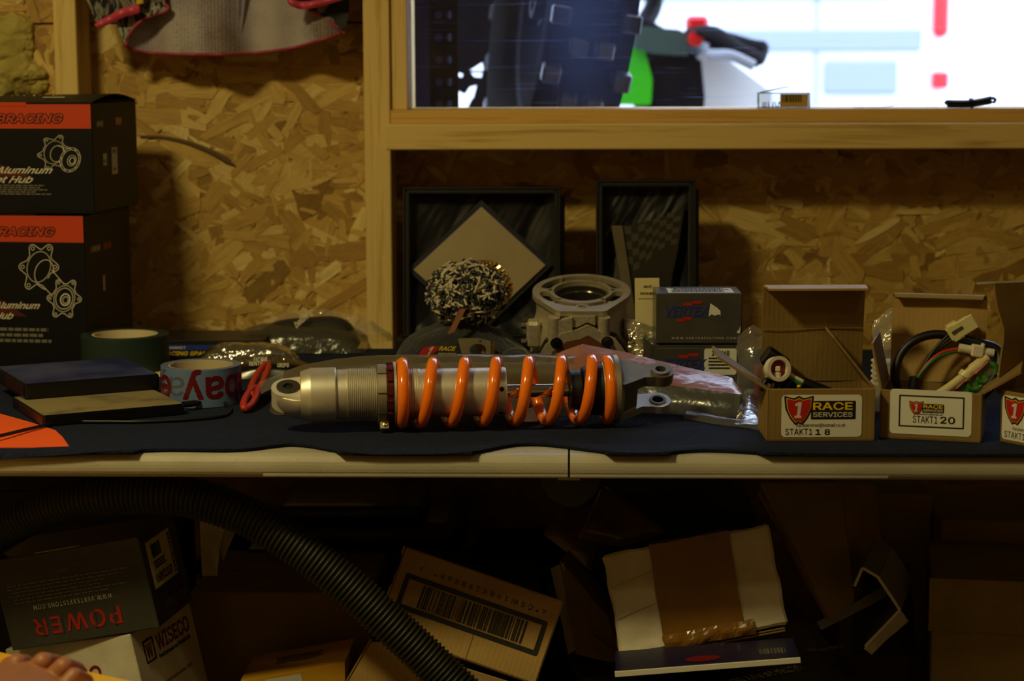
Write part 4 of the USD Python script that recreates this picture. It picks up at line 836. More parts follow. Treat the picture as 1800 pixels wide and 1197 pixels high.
# ---------------------------------------------------------------- bobble hat
def hat():
    yb = 2.72; cx = PY(812, 600, yb)[0]; s = 2.72/3500
    T = thing('bobble_hat', 'dark grey knitted bobble hat with a shaggy grey pom-pom and leather tag', 'hat', frame((cx, yb, ZS)))
    # body: a slumped dome
    def f(u, v):
        a = 2*math.pi*u; r = 1-v; top_ = [(0, 0), (-.02, .0), (0, 0)]
        R = .5*math.pi*(1-v); x = .093*math.sin(R)*math.cos(a)*(1+.06*math.sin(3*a)); y = .062*math.sin(R)*math.sin(a); z = .068*math.cos(R)**.8*(1-.10*math.cos(2*a-.6)) if R < math.pi/2-1e-6 else 0
        n = meshkit.fbm(V(x*30, y*30, z*30+3), 3)-.5
        return V(x+.012*n, y+.008*n, max(.0012, z+.016*n*(v > .02)))
    G = grid(f, 64, 22)[:-1]; G = np.concatenate([G, G[:1]], 0)
    part(T, 'crown', sheet(G, .002), 'knit', smooth=60)
    # turned-up ribbed brim in front
    q = [(-.098, -.020, .0075), (-.085, -.052, .0125), (-.05, -.070, .0150), (0, -.075, .016), (.045, -.070, .016), (.074, -.055, .0155), (.088, -.02, .013)]
    part(T, 'ribbed_brim', tube(spline(q, 50), [.006]+[.0145]*48+[.006], 14, flat=.75), 'knit', smooth=60)
    q = [(.052, -.062, .018), (.076, -.048, .026), (.086, -.015, .018), (.088, .01, .010)]
    part(T, 'ribbed_brim', tube(spline(q, 24), [.012]+[.019]*22+[.008], 14, flat=.7), 'knit', smooth=60)
    # pom-pom of yarn strands
    c = V((822-812)*s, -.022, PY(822, 516, yb-.022)[2]-ZS); g = np.random.default_rng(4); ms = []
    light = []
    for i in range(1500):
        d = g.normal(size=3); d /= np.linalg.norm(d)
        if d[1] > .5: continue
        R = V(.0555, .049, .0455)*g.uniform(.84, 1.03); tn = g.normal(size=3)+V(0, -.2, -.35); tn -= d*(tn@d); tn /= np.linalg.norm(tn); tn *= g.uniform(.05, .5); nz = lambda q: q/np.linalg.norm(q)
        P = spline([c+d*R*.40, c+nz(d-.25*tn)*R*.72, c+nz(d+.15*tn)*R*.93, c+nz(d+1.0*tn)*R*(1.0+.025*g.normal())], 7); (light if g.random() < .5 else ms).append(tube(P, .00145, 5, caps=True))
    pp = part(T, 'pom_pom', cat(*ms), 'yarn_dark', kind='stuff'); part(pp, 'pale_yarn', cat(*light), 'yarn_pale', kind='stuff'); core = trimesh.creation.icosphere(3, 1.0); core.apply_transform(np.diag([.041, .036, .034, 1])); part(pp, 'pom_pom_core', tr(core, *c), 'knit', smooth=True)
    p0 = PY(816, 538, yb-.066); p1 = PY(792, 586, yb-.072); d = p1-p0; w = V(.010, 0, .004)
    part(T, 'leather_tag', hull([p0-V(cx, yb, ZS)+q for q in (-w*.5, w*.5, V(0, .0015, 0))]+[p1-V(cx, yb, ZS)+q for q in (-w*.5, w*.55, V(0, .0015, 0))]), 'leather')
    # patch and small buckle on the brim
    yb2 = -.0885
    def P2(px, py): return PY(px, py, yb+yb2)-V(cx, yb, ZS)
    def pl(pts, mat, nm, t=.0004, dy=0, par=None): return part(par or T, nm, on(prism(Polygon([P2(*p)[[0, 2]] for p in pts]), t), (0, yb2-dy, 0), (1, 0, 0), (0, 0, 1)), mat)
    pt = pl([(728, 626), (742, 611), (806, 607), (812, 624), (770, 632), (736, 632)], 'jersey_dark', 'patch', .0008)
    pl([(733, 628), (742, 613), (752, 608.5), (772, 608.5), (768, 616), (752, 628)], 'print_red', 'badge', .0004, .0006, pt)
    o = P2(744, 627); part(pt, 'lettering', front(fit(txt('1', .0135, True, .9), .014), o[0]+.001, o[2], yb2-.0012), 'print_white')
    o = P2(771, 616); part(pt, 'lettering', front(fit(txt('RACE', .0055, True, .4), .024), o[0], o[2], yb2-.0010), 'print_yellow')
    o = P2(770, 625); part(pt, 'lettering', front(fit(txt('SERVICES', .0035, True, .3), .024), o[0], o[2], yb2-.0010), 'print_white')
hat()
def clip_parts():
    a = PY(834, 622, 2.615); dz = a[2]-ZS
    T = thing('steel_clip', 'small flat steel clip with a hole lying against the hat brim', 'clip', ortho((a[0], 2.615, ZS+.0005), (1, .1, 0), (0, .25, 1)))
    pl = Polygon([(-.016, 0), (.022, 0), (.022, dz+.016), (.006, dz+.020), (-.022, dz+.020), (-.016, dz-.002)]).difference(ell(.005, dz+.004, .011, .0085)); part(T, 'plate', on(prism(pl.buffer(-.0012).buffer(.0012), .003), (0, 0, 0), (1, 0, 0), (0, 0, 1)), 'alloy_dark', smooth=20)
    part(T, 'rivet', on(lathe([(0, 0), (.0018, 0), (.0012, .001), (0, .0012)], 16), (.008, -.0035, dz+.0165), (1, 0, 0), (0, 0, 1)), 'bolt', smooth=30)
    b = PY(853, 622, 2.64)
    T = thing('metal_collar', 'short bronze metal collar beside the small steel clip', 'collar', frame((b[0], 2.648, ZS))); part(T, 'sleeve', lathe([(.0095, 0), (.0128, 0), (.0128, .044), (.0138, .044), (.0138, .048), (.0095, .048), (.0095, 0)], 40), 'bronze_ring', smooth=30)
clip_parts()
# gold beads hooked over the back of the pom-pom
def beads():
    c = PY(822, 516, 2.715); s = 2.72/3500
    T = thing('gold_chain', 'string of shiny gold beads looped over the right of the pom-pom', 'chain', None); g = random.Random(2)
    q = spline([(842, 461), (858, 461), (876, 469), (890, 485), (898, 505), (895, 522)], 13)
    for i, (x, y) in enumerate(q):
        for dy, dx in ((0, 0), (7, -6)):
            p = PY(x+dx, y+dy, 2.712+.004*(dy > 0)); m = cb(.0072, .0045, .0052, (0, 0, 0), .0012)
            part(T, 'bead', mv(m, frame(p, g.uniform(-40, 40), g.uniform(-30, 30), g.uniform(-40, 40)-i*8)), 'gold')
beads()
# ---------------------------------------------------------------- engine cylinder
def cylinder():
    zt = ZS+.114; c = PZ(1022, 513, zt); tilt = 14
    M = frame((c[0], c[1]+.0235, ZS), 0, tilt); M[2, 3] += .0222
    T = thing('engine_cylinder', 'bare aluminium two-stroke engine cylinder standing open end up', 'engine part', M)
    H = .0960; n = 60
    def plate(off): # outline of the gasket face: round at the back, narrowing to a flat front
        return Polygon(arc(0, 0, .0665, math.radians(-22), math.radians(202), 40)+[(-.034, -.073), (-.028, -.0765), (.028, -.0765), (.034, -.073)]).buffer(off)
    ports = [(90, .050, .40), (38, .050, .32), (-25, .050, .26), (142, .050, .32), (205, .050, .26)]
    def slot(a, r, half, w=.0075):
        a = math.radians(a); return LineString([(r*math.cos(t), r*math.sin(t)) for t in np.linspace(a-half, a+half, 8)]).buffer(w)
    fp = LineString([(.050*math.cos(t), .050*math.sin(t)-.003) for t in np.linspace(math.radians(-128), math.radians(-52), 10)]).buffer(.0055).difference(Point(.001, -.058).buffer(.0085))
    holes = [slot(*p) for p in ports]+[fp]; studs = [Point(.0425*math.cos(a), .0425*math.sin(a)).buffer(.0032) for a in np.radians([64, 116, 5, 175, -47, 227])]
    top_ = plate(0).difference(Point(0, 0).buffer(.0375, quad_segs=16)).difference(unary_union(holes+studs+[Point(.001, -.0595).buffer(.0052)]))
    part(T, 'gasket_face', tr(prism(top_, .007), 0, 0, H-.007), 'machined', smooth=20)
    for q in studs: part(T, 'stud_hole', tr(prism(q.buffer(.0006).difference(q.buffer(-.0012)), .0004), 0, 0, H-.0002), 'alloy_matt')
    part(T, 'water_hole', tr(prism(Point(.001, -.0595).buffer(.0074).difference(Point(.001, -.0595).buffer(.0054)), .0010), 0, 0, H-.0002), 'machined')
    part(T, 'bore_liner', lathe([(.0318, 0), (.0378, 0), (.0378, H-.006), (.0352, H-.006), (.0352, H-.013), (.0318, H-.014), (.0318, 0)], 72), 'bore', smooth=30)
    part(T, 'port_floor', tr(ring(.0385, .0600, .002, 72), 0, 0, H-.013), 'hole')
    part(T, 'bore_floor', tr(lathe([(0, 0), (.0325, 0), (.0325, .002), (0, .002)], 48), 0, 0, H-.050), 'hole')
    # casting wall, lofted from the plate outline to a wider skirt
    def ringpts(z):
        t = 1-z/H; P = np.array(plate(-.002).exterior.segmentize(.004).coords)[:-1]; a = np.arctan2(P[:, 1], P[:, 0]); r = np.hypot(P[:, 0], P[:, 1]); i = np.argsort(a); aa = np.linspace(-math.pi, math.pi, 97)[:-1]
        rr = np.interp(aa, a[i], r[i], period=2*math.pi); w = -.0035*math.sin(min(t*2.2, 1)*math.pi)+.010*max(0, t-.35)
        rr = rr+w+.0035*t*np.maximum(0, np.cos(aa+math.pi/2))**6; rr = np.where(np.sin(aa) < -.75, np.minimum(rr, .0735+.010*t), rr); return np.c_[rr*np.cos(aa), rr*np.sin(aa), np.full(96, z)]
    zs_ = np.linspace(0, H-.0065, 16); vs = np.vstack([ringpts(z) for z in zs_]); f = []
    for i in range(15):
        for j in range(96): j2 = (j+1) % 96; f += [[i*96+j, i*96+j2, (i+1)*96+j2], [i*96+j, (i+1)*96+j2, (i+1)*96+j]]
    inner = tr(ring(.0385, .0480, H-.02, 48), 0, 0, 0)
    part(T, 'casting_wall', trimesh.Trimesh(vs, f, process=False), 'casting', smooth=50)
    # raised bosses on the front
    yF = -.074
    part(T, 'front_boss', hull([(x, y, z) for x, z in ((-.034, .083), (-.012, .0895), (-.012, .066), (-.038, .060)) for y in (yF+.02, yF-.009)]), 'casting', smooth=20)
    part(T, 'front_boss', hull([(x, y, z) for x, z in ((-.014, .0895), (.018, .0895), (.018, .074), (-.014, .074)) for y in (yF+.02, yF-.0045)]), 'casting')
    for x in (-.036, .030): part(T, 'bolt_pillar', tr(lathe([(0, 0), (.0085, 0), (.008, .034), (0, .034)], 24), x, yF-.003, .054), 'casting', smooth=30)
    # power-valve cover: arch with gasket line and bolts
    arch = Polygon([(-.064, 0), (-.060, .020), (-.048, .036), (-.034, .043), (-.026, .048), (-.006, .051), (.008, .056), (.020, .052), (.030, .047), (.046, .042), (.060, .028), (.066, .010), (.066, 0)])
    arch = affinity.scale(arch, 1, 1.42, origin=(0, 0))
    part(T, 'cover_gasket', on(prism(arch.buffer(.0016), .012), (0, yF+.006, 0), (1, 0, 0), (0, 0, 1)), 'bolt_dark')
    cv = part(T, 'valve_cover', on(prism(arch.buffer(-.0004), .014), (0, yF+.004, 0), (1, 0, 0), (0, 0, 1)), 'casting', smooth=30)
    part(cv, 'cover_panel', on(prism(arch.buffer(-.013), .0012), (0, yF-.0100, 0), (1, 0, 0), (0, 0, 1)), 'rust_paint')
    def hexbolt(x, y, z, ax, r=.0052, mat='bolt'):
        m = cat(ring(.0001, r*1.35, .0016, 28), tr(trimesh.creation.cylinder(r, .006, sections=6), 0, 0, .0045), tr(ring(.0001, r*.5, .0005, 16), 0, 0, .0075)); return part(T, 'hex_bolt', on(m, (x, y, z), *ax), mat)
    F_ = ((1, 0, 0), (0, 0, 1)); hexbolt(-.033, yF-.010, .054, F_, .0058, 'bolt_dark'); hexbolt(.034, yF-.010, .056, F_, .0058)
    part(T, 'side_stub', on(lathe([(0, 0), (.0135, 0), (.0125, .018), (.010, .026), (0, .026)], 32), (.058, -.028, .052), (0, 1, 0), (0, 0, 1)), 'casting', smooth=30)
    hexbolt(.0845, -.028, .056, ((0, 1, 0), (0, 0, 1)), .0062, 'bolt'); part(T, 'side_flange', bx(.0735, .0775, -.052, .0, .0, .066, .002), 'casting')
    hexbolt(-.0735, -.030, .058, ((0, -1, 0), (0, 0, 1)), .0055, 'bolt'); hexbolt(-.0735, -.034, .036, ((0, -1, 0), (0, 0, 1)), .0048, 'bolt')
    part(T, 'side_lug', bx(-.074, -.055, -.042, -.022, .028, .066, .004), 'casting')
cylinder()
# ---------------------------------------------------------------- piston boxes, swing ticket and clear bags
def vertex_logo(T, b, x, z, w, y=0):
    h = w*.20
    part(b, 'logo', front(fit(txt('VERTEX', h, True, .18), w), x, z, y, .0006), 'print_navy')
    part(b, 'logo_underline', front(prism(sbox(0, 0, w*.97, .0006), .0002), x, z-.0022, y, .0005), 'print_navy')
    for dx, dz in ((.40, 1.12), (.60, 1.30)): part(b, 'logo_flash', front(prism(affinity.skew(sbox(0, 0, w*.22, h*.34), 18), .0002), x+w*dx, z+h*dz, y, .0005), 'print_bright_red')
    for dx, dz in ((.26, -.62), (.40, -.40)): part(b, 'logo_flash', front(prism(affinity.skew(sbox(0, 0, w*.20, h*.30), 18), .0002), x+w*dx, z+h*dz-.0012, y, .0005), 'print_bright_red')
YV = 2.53; HV = .0645
a = PY(1146, 640, YV); Wv = PY(1300, 640, YV)[0]-a[0]
T = thing('piston_box', 'lower small grey piston carton with a white number sticker', 'box', frame((a[0], YV, ZS), 1)); b = part(T, 'body', bx(0, Wv, 0, .075, 0, HV, .0012), 'pewter_card'); part(b, 'lid_seam', bx(.006, Wv-.004, -.0004, .0002, HV-.006, HV-.0055, .0001), 'print_dim')
part(b, 'end_flap', hull([(-.0005, 0, HV), (-.0005, 0, HV-.05), (-.010, .03, HV+.006), (-.010, .03, HV-.05), (0, .001, HV), (0, .001, HV-.05)]), 'pewter_card')
vertex_logo(T, b, .010, .033, .060)
st = part(b, 'number_sticker', front(prism(affinity.translate(rrect(.0415, .034), .0795+.008, .042), .0003), 0, 0, 0, .0003), 'white_paper')
part(st, 'number', front(fit(txt('24696B', .0062, True), .0225), .0765, .0500, 0, .0009), 'print_black'); part(st, 'print_line', front(prism(textlines(.034, .017, 4, 6, .5), .0002), .0705, .0305, 0, .0009), 'print_black')
a2 = PY(1153, 594, YV-.003); Wu = PY(1304.5, 594, YV-.003)[0]-a2[0]
T = thing('piston_box', 'upper small grey piston carton with torn paper and a sticker on its lid', 'box', frame((a2[0], YV-.003, ZS+HV+.0012), 1.2)); b = part(T, 'body', bx(0, Wu, 0, .078, 0, HV, .0012), 'pewter_card')
vertex_logo(T, b, .012, .0365, .056)
part(b, 'web_address', front(fit(txt('WWW.VERTEXPISTONS.COM', .0026, False, 0, sp=.35), .082), .020, .0060, 0, .0006), 'print_white')
part(b, 'torn_paper', front(prism(Polygon([(.067, .035), (.069, .052), (.078, .046), (.082, .042), (.082, .036), (.080, .038), (.075, .036), (.071, .038)]), .0003), 0, 0, 0, .0003), 'white_paper'); part(b, 'torn_paper', front(prism(Polygon([(.1025, .0145), (.107, .013), (.108, .023), (.106, .018)]), .0003), 0, 0, 0, .0003), 'white_paper')
st = part(b, 'lid_sticker', top(prism(sbox(.016, .006, .100, .056), .0003), 0, 0, HV), 'white_paper'); part(st, 'print_line', top(prism(textlines(.078, .044, 6, 9, .6), .0002), .019, .009, HV+.0004), 'print_black')
def ticket():
    Y = 2.60; a = PY(1119, 490, Y); w = PY(1163, 490, Y)[0]-a[0]; zt = a[2]
    T = thing('paper_ticket', 'cream paper ticket standing between the engine cylinder and the piston boxes', 'ticket', ortho((a[0], Y, ZS), (1, .12, 0), (0, .12, 1))); h = (zt-ZS)
    part(T, 'card', bx(0, w, 0, .0006, 0, h, .0001), 'cream_paper'); part(T, 'print_line', front(fit(txt('END KIT', .0030, True), .011), w*.36, h-.013), 'print_black'); part(T, 'print_line', front(fit(txt('PISTON READY', .0030, True), .021), w*.22, h-.022), 'print_black'); part(T, 'print_rule', front(prism(textlines(.030, .0022, 1, 2, .4), .0002), .002, h-.029), 'print_dim')
    q = PY(1106, 660, 2.575); W = PY(1160, 660, 2.575)[0]-q[0]
    T = thing('clear_bag', 'crinkled clear bag of small parts beside the engine cylinder', 'bag', frame((q[0], 2.575, ZS)))
    def f(u, v): return V(W*u, .012*math.sin(math.pi*u)*-1*math.sin(math.pi*min(1, v*1.1))+.012*v, .0008+(.088-.012*u)*v)
    part(T, 'film', fsheet(crumple(grid(f, 20, 26), .010, 55, 3)), 'foil')
ticket()
# ---------------------------------------------------------------- clear sleeve behind the shock, film bag at its right end
def film_bags():
    T = thing('clear_sleeve', 'long clear plastic sleeve lying behind the shock absorber', 'plastic bag', None)
    topl = [(470, 735), (476, 712), (484, 676), (500, 654), (545, 640), (600, 631), (660, 626), (720, 624), (820, 624), (920, 624), (1010, 626)]
    Y = 2.395
    xs = np.linspace(474, 1010, 60); ty = np.interp(xs, [p[0] for p in topl], [p[1] for p in topl]); G = []
    for i, (x, y) in enumerate(zip(xs, ty)):
        p = PY(x, y, Y); h = max(p[2]-ZS, .004); row = []
        for t in np.linspace(0, 1, 12):
            a = math.pi*t; row.append(V(p[0], Y-.030*math.cos(a)*min(1, (h/.04)), ZS+.0008+h*math.sin(a)**.55))
        G.append(row)
    G = np.array(G); Q = crumple(G, .005, 30, 2); Q[..., 2] = np.minimum(np.maximum(Q[..., 2], ZS+.0007), G[..., 2]+.0015); Q[:, [0, -1]] = G[:, [0, -1]]
    part(T, 'film', fsheet(Q), 'milky_film', smooth=50)
    part(T, 'contents', tube(spline([PY(x, y, Y+.002)-V(0, 0, .0) for x, y in ((560, 672), (700, 658), (850, 655), (1000, 656))], 30), [.004]+[.016]*28+[.006], 14, flat=.8), 'bag_liner', smooth=50)
    part(T, 'gathered_end', fsheet(crumple(np.array([[PY(x0, y0, 2.36)*(1-v)+PY(x1, y1, 2.35)*v for v in np.linspace(0, 1, 8)] for x0, y0, x1, y1 in ((456, 672, 500, 652), (456, 684, 498, 664), (460, 694, 492, 676))]), .004, 60, 3)), 'clear_film', smooth=50)
    q = [PZ(x, y, ZS+h) for x, y, h in ((905, 741, .001), (945, 741, .001), (952, 712, .012), (915, 722, .010))]
    single('paper_scrap', sheet(np.array([[q[0], q[3]], [q[1], q[2]]]), .0006), 'white_paper', 'small folded scrap of white paper seen through the coils of the spring', 'paper')
    T = thing('film_bag', 'large clear plastic bag with a pinkish tint behind the right end of the shock', 'plastic bag', None)
    rid = [(968, 626, 2.475), (990, 616, 2.475), (1024, 604, 2.475), (1110, 621, 2.46), (1200, 645, 2.44), (1285, 663, 2.415), (1304, 686, 2.395)]
    cre = [(975, 660, 2.43), (995, 658, 2.43), (1025, 660, 2.425), (1110, 668, 2.41), (1200, 681, 2.39), (1280, 692, 2.372), (1303, 694, 2.368)]
    n = 40; q = lambda L: [PY(*L_) for L_ in zip(*[np.interp(np.linspace(0, 1, n), np.linspace(0, 1, len(L)), [l[k] for l in L]) for k in range(3)])]
    Rr, Cc = q(rid), q(cre); Bb = [V(c[0]-.006*(i/n), c[1]-.022+.012*(i/n), ZS+.001) for i, c in enumerate(Cc)]; Kk = [V(r[0], min(r[1]+.04, 2.50), ZS+.001) for r in Rr]
    band = lambda A_, B_, s, m, am: crumple(np.array([[A_[i]*(1-v)+B_[i]*v+V(0, -.004*math.sin(math.pi*v), 0) for v in np.linspace(0, 1, m)] for i in range(n)]), am, 24, s)
    tp, fr = band(Rr, Cc, 3, 10, .0035), band(Cc, Bb, 5, 12, .0035); fr[:, 0] = tp[:, -1]
    part(T, 'pink_top', fsheet(tp), 'pink_film', smooth=50); part(T, 'film', fsheet(fr), 'grey_film', smooth=50); part(T, 'back_film', fsheet(band(Rr, Kk, 8, 8, .003)), 'grey_film', smooth=50)
    part(T, 'side_film', fsheet(np.array([[tp[-1, 0], tp[-1, -1]], [Kk[-1], fr[-1, -1]]])), 'grey_film'); part(T, 'fold_edge', tube(np.vstack([tp[-1, -1:], fr[-1]]), .0006, 6), 'white_paper')
    a, b = PZ(1201, 738, ZS), PZ(1340, 758, ZS); d = V(.012, .032, .0)
    part(T, 'loose_flap', fsheet(crumple(np.array([[a*(1-u)+b*u+d*v*(1.0-.6*u)+V(0, 0, .001+.007*math.sin(math.pi*v)) for v in np.linspace(0, 1, 8)] for u in np.linspace(0, 1, 14)]), .003, 50, 4)), 'grey_film', smooth=50)
film_bags()
# ---------------------------------------------------------------- open card boxes with the red badge labels
def shield(w, h):
    return Polygon([(-.5*w, .46*h), (-.18*w, .38*h), (0, .46*h), (.18*w, .38*h), (.5*w, .46*h), (.46*w, .05*h), (.30*w, -.28*h), (.12*w, -.50*h), (0, -.44*h), (-.12*w, -.50*h), (-.30*w, -.28*h), (-.46*w, .05*h)]).buffer(w*.03)
def race_label(b, x0, z0, w, h, num, style):
    lb = part(b, 'label', front(prism(affinity.translate(rrect(w, h, .0045), x0+w/2, z0+h/2), .0003), 0, 0), 'white_paper')
    def F(m, x, z, mat, nm, e=.0008): part(lb, nm, front(m, x, z, 0, e), mat)
    def P(poly, mat, nm, e=.0007): part(lb, nm, front(prism(poly, .0002), x0, z0, 0, e), mat)
    s = w/.0905 if style != 1 else w/.0905*.48
    ox, oz = (.0195*s, h-.0170*s) if style != 1 else (w*.325, h*.60)
    P(affinity.translate(shield(.0315*s, .0325*s), ox, oz), 'print_black', 'badge_border', .0006); P(affinity.translate(shield(.0270*s, .0275*s), ox, oz), 'print_yellow', 'badge_line', .0009); P(affinity.translate(shield(.0255*s, .026*s), ox, oz), 'print_red', 'badge', .0012)
    P(affinity.translate(Polygon([(-.0015, -.0085), (.0025, -.0085), (.0050, .0085), (.0005, .0085), (-.0035, .0050), (-.0030, .0030), (-.0005, .0045)]) if False else affinity.scale(Polygon([(-.005, -.009), (.003, -.009), (.0026, -.0065), (.0012, -.0062), (.0032, .009), (-.0005, .009), (-.0045, .0068), (-.0040, .0042), (-.0010, .0048), (-.0022, -.0062), (-.0048, -.0065)]), s, s, origin=(0, 0)), ox, oz), 'print_white', 'numeral', .0015)
    tx = ox+.0155*s; tw = .0455*s
    P(sbox(tx-.0008*s, oz-.0100*s, tx+tw+.002*s, oz+.0092*s).buffer(.0010*s), 'print_black', 'name_plate', .0006)
    F(fit(txt('RACE', .0080*s, True), tw*.98), x0+tx+.0004, z0+oz+.0002*s, 'print_yellow', 'lettering', .0010); F(fit(txt('SERVICES', .0052*s, True), tw*.98), x0+tx+.0004, z0+oz-.0080*s, 'print_white', 'lettering', .0010)
    if style != 1:
        F(fit(txt('traceservices@hotmail.co.uk', .0038), .0555*s), x0+.0165*s, z0+h*.245, 'print_grey', 'lettering'); F(fit(txt('STAKT1', .0070), .0305*s), x0+.0045*s, z0+h*.055, 'print_black', 'lettering')
        F(fit(txt(num, .0062, True), .0105*s if len(num) < 3 else .0165), x0+.0385*s, z0+h*.055, 'print_black', 'handwriting')
    else:
        P(outline(sbox(w*.12, h*.18, w*.90, h*.86), .0016), 'print_black', 'frame_line', .0007)
        F(fit(txt('traceservices@hotmail.co.uk', .0020), .026), x0+w*.36, z0+h*.445, 'print_grey', 'lettering'); F(fit(txt('STAKT1', .0080), w*.30), x0+w*.285, z0+h*.265, 'print_black', 'lettering'); F(fit(txt(num, .0075, True), w*.18), x0+w*.62, z0+h*.275, 'print_black', 'handwriting')
def card_box(label, bl, br, H, D, lidh, lidlean, lab, flaps, lip, ang=None, mat='kraft'):
    a, b_ = PZ(*bl, ZS), PZ(*br, ZS); W = np.linalg.norm(b_-a); an = math.degrees(math.atan2(b_[1]-a[1], b_[0]-a[0])); t = .0028
    T = thing('card_box', label, 'box', frame((a[0], a[1], ZS), an), None)
    b = part(T, 'body', cat(bx(0, W, 0, t, 0, H, .0012), bx(0, W, D-t, D, 0, H-.001, .0006), bx(0, t, 0, D, 0, H, .0006), bx(W-t, W, 0, D, 0, H, .0006), bx(0, W, 0, D, 0, t, .0006)), mat)
    race_label(b, *lab)
    ll = math.radians(lidlean); lw = W*.955
    o = V(W*.02, D-.002, H-.002); up = V(0, math.sin(ll), math.cos(ll))
    def LP(u, v, d=0): return o+V(u, 0, 0)+up*v+V(0, math.cos(ll), -math.sin(ll))*d
    lid = part(T, 'lid', sheet(grid(lambda u, v: LP(lw*u, lidh*v, .0015*math.sin(v*3.2)+.0008*math.sin(u*7)), 14, 14), .0026), mat if lip != 'turned' else 'kraft_pale', smooth=30)
    part(lid, 'crease', sheet(np.array([[LP(0, lidh*.55, -.0018), LP(0, lidh*.555, -.0018)], [LP(lw, lidh*.56, -.0018), LP(lw, lidh*.565, -.0018)]]), .0008), 'kraft_dark')
    if lip == 'turned': part(T, 'tuck_flap', sheet(grid(lambda u, v: LP(lw*u+.004*v*(1-2*u), lidh-.004*v, -.014*v)+V(0, 0, -.014*v+.016*(1-(1-v)**2)), 10, 6), .0024), 'kraft_dark', smooth=30)
    else: part(T, 'tuck_flap', sheet(grid(lambda u, v: LP(lw*(u+.02*v*(1-2*u)), lidh+.0022*math.sin(v*1.6), -.030*v), 10, 6), .0024), 'kraft_pale', smooth=30)
    for sgn, wdt, rise in flaps:
        x = 0.001 if sgn < 0 else W-.001
        dx = rise[0]*sgn*1.0; part(T, 'side_flap', sheet(grid(lambda u, v: V(x+dx*v, t+.004*v+(D-2*t-.008*v)*u, H-.001+rise[1]*v+.004*u*v), 8, 8), .0026), mat, smooth=30)
    return T, W, a
T, W, a1 = card_box('open cardboard box with a large red badge label, left of the three card boxes', (1347, 776), (1537, 775), .0600, .072, .112, -6, (.0165, .0050, .0905, .0480, '1 8', 0), [(-1, .06, (.056, .036)), (1, .06, (-.046, .058))], 'up')
B1 = frame((a1[0], a1[1], ZS), 0)
def inpt(B, p): return (B @ np.r_[p, 1])[:3]
def connector(T, c, d, r0, r1, L, mat):
    d = np.asarray(d, float)/np.linalg.norm(d); m = lathe([(r1*.55, 0), (r1, 0), (r0, L), (r0*.72, L), (r0*.72, L*.25), (r1*.55, L*.2), (r1*.55, 0)], 28); R = trimesh.geometry.align_vectors([0, 0, 1], d); R[:3, 3] = c; return part(T, 'connector_shell', mv(m, R), mat, smooth=35)
def loom1():
    Yb = a1[1]+.03
    T = thing('wire_loom', 'wiring with a round white connector lying in the left card box', 'wiring', None); P = lambda x, y, dy=0: PY(x, y, Yb+dy)
    c = P(1362, 648); d = V(.35, -1, .15); connector(T, c, d, .0145, .0135, .012, 'connector_white'); d1 = d/np.linalg.norm(d)
    part(T, 'connector_core', mv(lathe([(0, .002), (.0105, .002), (.0105, .0055), (0, .0055)], 24), (lambda R: (R.__setitem__((slice(0, 3), 3), c), R)[1])(trimesh.geometry.align_vectors([0, 0, 1], d1))), 'coil_red', smooth=30)
    part(T, 'connector_pin', cb(.006, .006, .006, c+d1*.008, .001), 'connector_white')
    part(T, 'latch', cat(cb(.010, .008, .012, P(1352, 655), .002), tr(cb(.008, .010, .010, (0, 0, 0), .002), *P(1366, 660, -.005))), 'connector_white')
    part(T, 'rubber_boot', mv(cb(.030, .020, .022, (0, 0, 0), .003), frame(P(1362, 634, .018), 0, 0, 35)), 'dark_plastic')
    part(T, 'sleeve', tube(spline([P(1410, 672), P(1440, 684, .002), P(1470, 696, .004)], 12), .0085, 14, flat=.8), 'cable_black', smooth=50)
    part(T, 'wire', tube(spline([P(1376, 648, .004), P(1392, 660), P(1412, 671)], 16), .0024, 8), 'wire_white', smooth=50); part(T, 'wire', tube(spline([P(1376, 653, .003), P(1392, 667), P(1410, 677)], 16), .0024, 8), 'wire_green', smooth=50)
    for i, (x, y) in enumerate(((1368, 672), (1380, 670), (1392, 674), (1350, 672))): part(T, 'coiled_lead', tube(spline([P(x-10, y+16, .0), P(x-4, y-2, .002), P(x+8, y-1, .006), P(x+14, y+16, .01)], 14), .0035, 8), 'cable_black', smooth=50)
    part(T, 'clip_ring', tube([P(1347+5*math.cos(t), 651+9*math.sin(t), -.002) for t in np.linspace(0, 6.28, 26)], .0011, 6), 'silver_grey', smooth=50)
    part(T, 'fuse', cb(.004, .004, .003, P(1404, 679, -.006), .0006), 'print_yellow')
loom1()
T, W, a2_ = card_box('open cardboard box with a black framed label, middle of the three card boxes', (1545, 770), (1724, 779), .0560, .085, .098, 8, (.0115, .0065, .0905, .0510, '20', 1), [(-1, .06, (.012, .052)), (1, .06, (.042, .026))], 'turned', mat='kraft')
